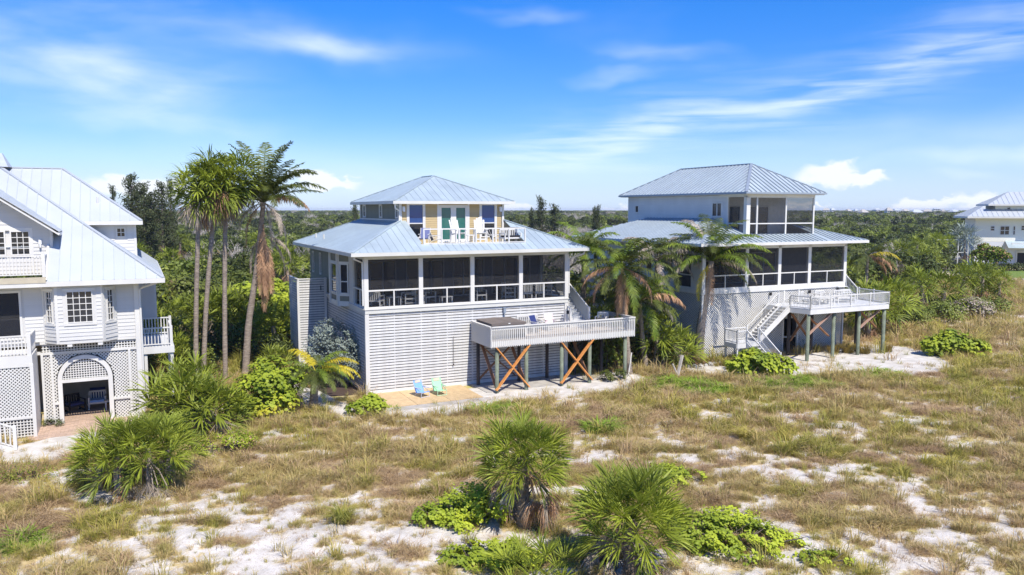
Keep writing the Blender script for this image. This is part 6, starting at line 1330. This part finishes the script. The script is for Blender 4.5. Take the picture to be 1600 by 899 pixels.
shrub('sea_grape_shrub', 'small sea grape at the front left corner of the louvered base', at0(572, 650), [(-.3, 0, .4, .5), (.5, .1, .45, .5), (.2, .3, .7, .45), (-.7, .2, .3, .4)], 620, .095, GRAPE, seed=2)
shrub('sea_grape_shrub', 'dense dark green sea grape hedge at the foot of the deck staircase', at0(1190, 588), [(-1.3, 0, .6, .85), (-.4, -.1, .75, .95), (.5, 0, .7, .9), (1.3, 0, .55, .75), (-.5, .4, 1.1, .7)], 2100, .12, GRAPE, seed=3)
shrub('sea_grape_shrub', 'rounded sea grape bush alone in the grass at the right', at0(1492, 556), [(-1.4, 0, .6, .9), (-.5, 0, .8, 1.05), (.5, 0, .7, .95), (1.4, -.2, .45, .8), (0, .6, 1.1, .8)], 2000, .13, GRAPE, seed=4)
shrub('sea_grape_shrub', 'low bright green sea grape patch behind the right foreground palm', at0(1042, 755), [(-.8, 0, .2, .7, .45), (.2, .1, .25, .8, .5), (.9, .2, .2, .6, .4), (0, .7, .2, .7, .4), (-.5, -.6, .2, .6, .5)], 2300, .055, GRAPE, seed=5)
shrub('sea_grape_shrub', 'leafy green vine patch left of the round-headed palm', at0(715, 818), [(-.9, -.2, .2, .6, .5), (-.4, 0, .25, .7, .6), (.3, .2, .4, .8, .8), (.8, .4, .5, .7, .9), (-.2, .7, .2, .7, .5), (1.0, -.2, .3, .7, .8), (.2, -.6, .15, .6, .5)], 2800, .055, GRAPE, seed=6)
shrub('sea_grape_shrub', 'low sea grape patch at the bottom edge left of the pointed palmetto', at0(765, 885), [(-.9, .2, .15, .6, .5), (-.3, 0, .2, .6, .5), (.3, 0, .25, .7, .5), (.9, .1, .3, .7, .6), (.3, .6, .2, .6, .4), (-.5, .8, .15, .5, .4)], 2600, .055, GRAPE, seed=7)
shrub('sea_grape_shrub', 'broad bright sea grape mat at the bottom right of the foreground palms', at0(1150, 855), [(-1.3, .9, .2, .8, .5), (-1.1, 0, .3, .8, .6), (-.3, .4, .3, .9, .5), (.6, .1, .2, .9, .4), (.1, 1.1, .25, .9, .45), (1.3, -.3, .1, .7, .4), (-.9, -.6, .3, .7, .6), (.2, -.7, .15, .8, .4), (1.0, .8, .1, .6, .4), (-1.5, 1.8, .2, .6, .5)], 5200, .055, GRAPE, seed=8)
shrub('sea_grape_shrub', 'small sea grape tuft at the bottom edge right of the sea grape mat', at0(1290, 885), [(-.3, 0, .12, .4, .5), (.3, 0, .12, .4, .4)], 330, .055, GRAPE, seed=9)
shrub('bayberry_shrub', 'wispy green shrub between the two left palmetto clumps', at0(325, 712), [(-.6, 0, .3, .6), (.2, .1, .4, .6), (.9, .4, .5, .6), (1.3, .8, .4, .5)], 1500, .05, GRAPE, 'quad', DEADF, .12, seed=10)
shrub('bayberry_shrub', 'grassy green shrub in front of the porch at the left edge', at0(25, 752), [(-.8, 0, .2, .6), (.2, 0, .25, .6), (.9, .2, .15, .5)], 1300, .045, FAN, 'long', DEADF, .3, seed=11)
shrub('silver_buttonwood', 'rounded grey-green silver buttonwood against the louvered side wall', (*At(518, 43.4), 0), [(-.6, 0, 2.3, 1.0), (.5, 0, 2.2, 1.15), (-.1, .3, 3.1, 1.0), (-.9, .2, 1.7, .8), (1.1, -.3, 1.7, .9), (.3, -.4, 1.6, .9), (1.2, -.3, 2.4, .7), (.7, .1, 2.9, .7), (1.5, -.5, 1.2, .7)], 4600, .075, SILVER, 'quad', seed=12, jit=.9)
shrub('round_bush', 'small dark green bush left of the arch jamb on the pavers', at3(-3.75, -.35, 0), [(-.2, 0, .15, .3, .6), (.25, 0, .15, .3, .6)], 500, .035, MANGD, 'quad', seed=13)
for i, (px, py, lb) in enumerate([(1155, 578, 'small green bush at the foot of the lattice by the landing'), (1010, 560, 'dark shrub in the shade of the lattice wall'), (1040, 565, 'broadleaf shrub behind the grey driftwood post'), (960, 596, 'low plant beside the last deck piling')]):
    shrub('low_shrub', lb, at0(px, py), [(-.4, 0, .3, .5), (.4, .1, .35, .5)], 600, .07, MANG if i != 1 else MANGD, 'quad', seed=20+i)
def bigtuft(name, label, loc, s_, m, seed): return tag(ob(name, tuft(seed, 240, .75*s_, .75, .028, .28*s_, m, .9), None, loc, (0, 0, seed)), label, 'ornamental grass')
GR5 = grassm('golden_grass', [(.30, .26, .05), (.38, .27, .08), (.22, .22, .05)])
for i, (px, py, lb) in enumerate([(1302, 552, 'golden ornamental grass clump at the left under the right deck'), (1325, 552, 'second golden grass clump under the right deck'), (1350, 553, 'brownish grass clump between the right deck pilings'), (1385, 550, 'rightmost golden grass clump by the last deck piling'), (1165, 688, 'dark spiky grass clump in the open dunes at right'), (535, 822, 'dark green spiky grass clump in the lower left dunes')]):
    bigtuft('grass_clump', lb, at0(px, py), 1.25 if i < 4 else .9, GR5 if i < 4 else GR2, i+60)
tag(MB().bar((0, 0, 0), (.35, .3, 1.3), .16, .1).bar((.05, 0, .1), (-.25, .2, .8), .08, .06).build('driftwood_post', DEADW, None, (*G(1058, 590), 0)), 'weathered grey driftwood stump beside the sand path between the houses', 'driftwood')
tag(MB().bar((0, 0, 0), (.25, .5, 1.35), .05, .05).build('garden_stake', WHITE, None, (*G(982, 588), 0)), 'white stake leaning near the last piling of the middle deck', 'stake')
x, y = At(1545, 122); shrub('flowering_tree', 'spreading yellow-green tree in front of the far right house', (x, y, 0), [(-2.0, 0, 2.9, 1.2), (-.7, 0, 3.3, 1.5), (.8, 0, 3.2, 1.4), (2.1, 0, 2.6, 1.1), (0, 0, 2.3, 1.4), (-1.2, 0, 4.1, .9)], 2000, .25, COCOG, 'quad', DEADF, .12, cat='tree', seed=30, jit=.9)
for i, px in enumerate((1468, 1488, 1545, 1563, 1580, 1594)): x, y = At(px, 128); shrub('foundation_shrub', ['dark shrub left of the far right house cage', 'green shrub by the far house cage', 'low hedge plant under the spreading tree', 'low hedge plant at the left garage opening', 'round hedge plant between the garage openings', 'hedge plant at the right edge by the garage'][i], (x, y, 0), [(-.6, 0, .6, .9), (.6, 0, .6, .9)], 300, .2, MANGD, 'quad', seed=40+i)
for i, (px, Y_) in enumerate([(1415, 66), (1450, 74), (1492, 73), (1515, 71), (1548, 73), (1470, 68)]):
    x, y = At(px, Y_); shrub('dune_shrub', ['yellow-green shrub right of the deck palms', 'twiggy grey shrub beside the patterned-trunk palm', 'leafy green brush under the palm cluster', 'dry grey brush below the shaggy palm', 'green brush at the right of the palm cluster', 'olive shrub under the palm cluster'][i], (x, y, 0), [(-1.2, 0, .8, 1.1), (.2, 0, 1.1, 1.2), (1.3, 0, .8, 1.1)], 1500, .12, (MANG, DEADG, MANG, DEADG, MANG, MANG)[i], 'quad', MANG, .3, seed=50+i)

for i, (px, Y_, r_, lb) in enumerate([(948, 48, 1.3, 'dark leafy undergrowth behind the raised deck pilings'), (1012, 50, 1.5, 'dark undergrowth at the foot of the shaggy palms'), (1052, 52, 1.2, 'dark undergrowth against the shaded lattice wall'), (935, 54, 1.8, 'tall dark shrub behind the porch staircase'), (985, 54, 2.0, 'tall dark shrub between the shaggy palms'), (900, 52, 1.4, 'dark shrub under the far end of the raised deck'),
        (270, 50, 1.8, 'dark shrub behind the palmettos near the side deck'), (330, 52, 1.7, 'dark undergrowth between the slender palm trunks'), (375, 52, 1.6, 'dark undergrowth behind the coconut trunk'), (425, 50, 1.3, 'dark undergrowth left of the shower enclosure'), (300, 47, 1.3, 'leafy undergrowth below the side deck')]):
    x, y = At(px, Y_); shrub('undergrowth_shrub', lb, (x, y, 0), [(-.7*r_, 0, .5*r_, .7*r_), (.1, 0, .8*r_, .85*r_), (.7*r_, .1, .5*r_, .7*r_)], 900, .12, MANGD if i % 2 else MANG, 'quad', DEADF if i in (1, 4) else None, .12, seed=90+i, jit=.8)

# ================================================================== FOREST
TREES = [crown_tree(100+k, 1900, .17, (MANG, MANGD, MANG, MANGD, MANG)[k], 2.4+.25*k, 4.6+.5*k) for k in range(5)]
DRYT = crown_tree(120, 900, .13, SCRUB, 2.4, 4.6)
DEADT = [(dead_tree(k, 5.2),) for k in range(4)]
CASU = [casuarina(k, 11, 2600, 2.3) for k in range(2)]
NARROW = [casuarina(7, 9, 1500, 1.5)]
rf_ = random.Random(11)
def clear_of(x, y):
    X_, Y_ = np.array([x]), np.array([y])
    for p in (local_rect(h1, -4.5, 14.5, -5, 17), local_rect(h2, -3.5, 16, -8, 18), local_rect(h3, -13, 3.5, -5, 14), local_rect(h4, -8, 24, -14, 15)):
        if inpoly(X_, Y_, p)[0]: return False
    return not inpoly(X_, Y_, PATHS[5][1])[0]
n_near = 0; used = []
zone = lambda px: 'behind the left house' if px < 290 else 'behind the slender palms' if px < 480 else 'behind the middle house' if px < 820 else 'between the middle and right houses' if px < 1000 else 'behind the right house' if px < 1330 else 'left of the far right house'
def hmax(px, Y_): # canopy top allowed so near trees do not rise above the seen tree line
    return ZT(352 if Y_ < 90 else 341 if Y_ < 130 else 335, Y_)
tries = 0
while n_near < 235 and tries < 4000:
    tries += 1; Y_ = math.sqrt(rf_.uniform(56**2, 128**2)); px = rf_.uniform(-60, 1660); x, y = At(px, Y_)
    if px > 1130 and Y_ < 62+.05*(px-1130): continue
    if px > 1340 and Y_ < 86: continue
    if px > 1470 and Y_ < 150: continue
    if any((x-a)**2+(y-b)**2 < 3.0**2 for a, b in used) or not clear_of(x, y): continue
    used.append((x, y)); hm = min(6.6, hmax(px, Y_)); r = rf_.random(); z_ = zone(px)
    if 820 < px < 1000 and r < .6: h_ = 5.2; put('bare_tree', DEADT[rf_.randint(0, 3)], 'leafless grey-brown tree in the thicket '+z_, 'tree', (x, y, 0), rf_.uniform(0, 6), rf_.uniform(.85, 1.2)*hm/5.6, 'bare trees '+z_)
    elif r < .13: k = rf_.choice((0, 1, 2)); put('cabbage_palm', PALMS[k], 'fan palm with shaggy skirt in the woods '+z_, 'palm', (x, y, 0), rf_.uniform(0, 6), min(1.15, hm/5.8), 'fan palms in the woods '+z_)
    elif r < .20: put('bare_tree', DEADT[rf_.randint(0, 3)], 'leafless grey-brown tree in the thicket '+z_, 'tree', (x, y, 0), rf_.uniform(0, 6), hm/5.8, 'bare trees '+z_)
    elif r < .26: put('dry_tree', DRYT, 'brown dry-leaved tree in the woods '+z_, 'tree', (x, y, 0), rf_.uniform(0, 6), hm/5.2, 'dry trees '+z_)
    else: k = rf_.randint(0, 4); put('mangrove_tree', TREES[k], 'bushy green broadleaf tree in the woods '+z_, 'tree', (x, y, 0), rf_.uniform(0, 6), hm/(5.0+.5*k)*rf_.uniform(.82, 1.05), 'green trees '+z_)
    n_near += 1
# greenery close behind the gap between left and middle house
for i, (px, Y_, k, s_) in enumerate([(235, 52, 0, .8), (255, 49, 2, 1.0), (275, 53, 0, .85), (300, 55, 1, .7), (330, 54, 2, 1.3), (360, 55, 2, 1.3), (395, 54, 0, .75), (425, 52, 2, 1.1), (450, 55, 0, .8), (245, 60, 1, .8), (415, 60, 0, 1.0), (265, 45, 2, .8), (285, 47, 2, .7)]):
    x, y = At(px, Y_); put('cabbage_palm', PALMS[k], 'shaggy fan palm in the shade between left house and shower enclosure', 'palm', (x, y, 0), i*.9, s_, 'fan palms between the left and middle houses')
for i, (px, Y_, h_) in enumerate([(395, 58, 5.0), (435, 60, 5.2), (455, 56, 4.4), (340, 60, 5.0), (300, 61, 5.2), (372, 57, 3.8)]):
    x, y = At(px, Y_); s_ = h_/5; shrub('broadleaf_tree', ['broadleaf tree with orange and yellow leaves behind the hanging dead fronds', 'yellow-leaved sea grape tree left of the shower enclosure', 'green sea grape tree touching the shower enclosure', 'olive tree behind the leaning slender palm', 'dark tree behind the leftmost slender palm', 'low broadleaf tree between the slender palms'][i], (x, y, 0),
        [(-1.2*s_, 0, 2.0*s_, 1.1*s_), (0, 0, 3.0*s_, 1.4*s_), (1.2*s_, 0, 2.2*s_, 1.2*s_), (.2, -.6, 1.6*s_, 1.3*s_), (-.6, 0, 3.9*s_, .9*s_), (.9, 0, 3.7*s_, .8*s_)], 1900, .16, GRAPE if i < 3 else MANG, 'round' if i < 3 else 'quad', GRAPEY if i in (0, 1, 2) else None, .28 if i < 3 else 0., cat='tree', seed=70+i)
# conifers on the skyline
for i, (px, py, Y_, pr, w) in enumerate([(183, 290, 108, CASU[0], .5), (213, 272, 102, CASU[1], .8), (232, 286, 106, CASU[0], .85), (258, 284, 104, CASU[1], .75), (272, 280, 110, CASU[0], .5), (243, 300, 100, CASU[1], 1.1), (222, 298, 112, CASU[0], 1.1)]):
    x, y = At(px, Y_); z = ZT(py, Y_); put('casuarina_tree', pr, ['small separate dark casuarina just right of the white roof', 'tallest feathery casuarina above the tree line at left', 'dense casuarina in the middle of the dark skyline group', 'spiky casuarina at the right of the dark skyline group', 'rightmost casuarina of the dark skyline group', 'low bushy casuarina in front of the dark skyline group', 'broad casuarina behind the tallest one'][i], 'tree', (x, y, 0), i*1.7, (w*z/11, w*z/11, z/11))
for i, (px, py, Y_, w) in enumerate([(845, 308, 150, .95), (866, 320, 148, 1.1), (830, 326, 152, .7), (932, 322, 150, .8), (557, 318, 150, .7), (928, 324, 150, .6), (1010, 318, 220, .9)]):
    x, y = At(px, Y_); z = ZT(py, Y_); put('conifer_tree', NARROW[0], ['pointed dark conifer on the skyline right of the tan house', 'rounded dark conifer touching the pointed one', 'low dark conifer at the left foot of the pointed one', 'thin dark conifer on the skyline left of the right house', 'tiny dark conifer on the skyline left of the upper storey', 'slim conifer beside the thin dark one', 'conifer far off on the skyline'][i], 'tree', (x, y, 0), i, (w*z/9, w*z/9, z/9))
# far woods: one mass
far = bpy.data.collections.new('far_tree_prototypes')
for k in range(5):
    cm, tm = crown_tree(200+k, 850, .30, (MANG, MANGD, MANG, MANGD, MANGD)[k], 2.8, 5.0, nb=8); far.objects.link(bpy.data.objects.new('far_tree_%d' % k, cm))
far.objects.link(bpy.data.objects.new('far_tree_5', DEADT[0][0])); far.objects.link(bpy.data.objects.new('far_tree_6', DRYT[0])); far.objects.link(bpy.data.objects.new('far_tree_7', PALMS[0][0]))
Ps, Rs, Ss, Is = [], [], [], []
for (y0, y1, sp, sc_, hcap) in ((60, 130, 3.6, .85, 337), (128, 320, 4.2, 1.0, 333), (318, 800, 8, 1.5, 330.5), (790, 2600, 22, 2.6, 328.2)):
    area = .70*(y1*y1-y0*y0); n = int(area/(sp*sp)); y = np.sqrt(rs.uniform(y0*y0, y1*y1, n)); x = rs.uniform(-1, 1, n)*(y*.70+6); px = 800+x/y*F
    s = sc_*rs.uniform(.75, 1.12, n); topz = np.array([max(3., ZT(hcap+8*(60/max(q, 60)) if q < 130 else hcap, q)) for q in y]); s = np.minimum(s, topz/5.2*rs.uniform(.9, 1.06, n)) if y0 < 700 else topz/5.2*rs.uniform(.9, 1.03, n)
    ok = np.ones(n, bool)
    for p in (local_rect(h1, -6, 17, -6, 19), local_rect(h2, -5, 17, -9, 19), local_rect(h3, -14, 8, -6, 16), local_rect(h4, -10, 26, -26, 17)): ok &= ~inpoly(x, y, p)
    ok &= ~inpoly(x, y, PATHS[5][1]); ok &= ~((px > 1330) & (y < 92)) & ~((px > 1120) & (y < 66)) & ~((px > 1250) & (y < 140) & (y > 80) & (px < 1420) & (rs.rand(n) < .5)) & ~((px > 1465) & (y < 150)) & ~((y < 75) & (px < 1100) & (rs.rand(n) < .6))
    k = rs.randint(0, 5, n); r = rs.rand(n); dead_ = (px > 800) & (px < 1010) & (y < 260); k = np.where(r < .05, 5, k); k = np.where(dead_ & (r < .75), 5, k); k = np.where((r > .93) & (y < 300), 6, k); k = np.where((r > .90) & (r <= .93) & (y < 400), 7, k)
    x, y, s, k = x[ok], y[ok], s[ok], k[ok]; Ps.append(np.stack([x, y, np.zeros(len(x))], -1)); Rs.append(rs.uniform(0, 6.28, len(x))); Ss.append(s); Is.append(k)
gn_scatter('distant_woods', *[np.concatenate(q) for q in (Ps, Rs, Ss, Is)], far, label='unbroken green mangrove woods stretching to the horizon', cat='woods')

# ================================================================== AIR
hzm = bpy.data.materials.new('air'); hzm.use_nodes = True; _n = hzm.node_tree.nodes; _n.remove(_n['Principled BSDF']); _v = _n.new('ShaderNodeVolumePrincipled'); _v.inputs['Color'].default_value = (.86, .91, 1, 1); _v.inputs['Density'].default_value = .00013; _v.inputs['Anisotropy'].default_value = 0.
hzm.node_tree.links.new(_v.outputs[0], _n['Material Output'].inputs['Volume'])
tag(MB().box((-9500, -9500, -3), (9500, 9500, 22)).build('haze', hzm), kind='stuff')
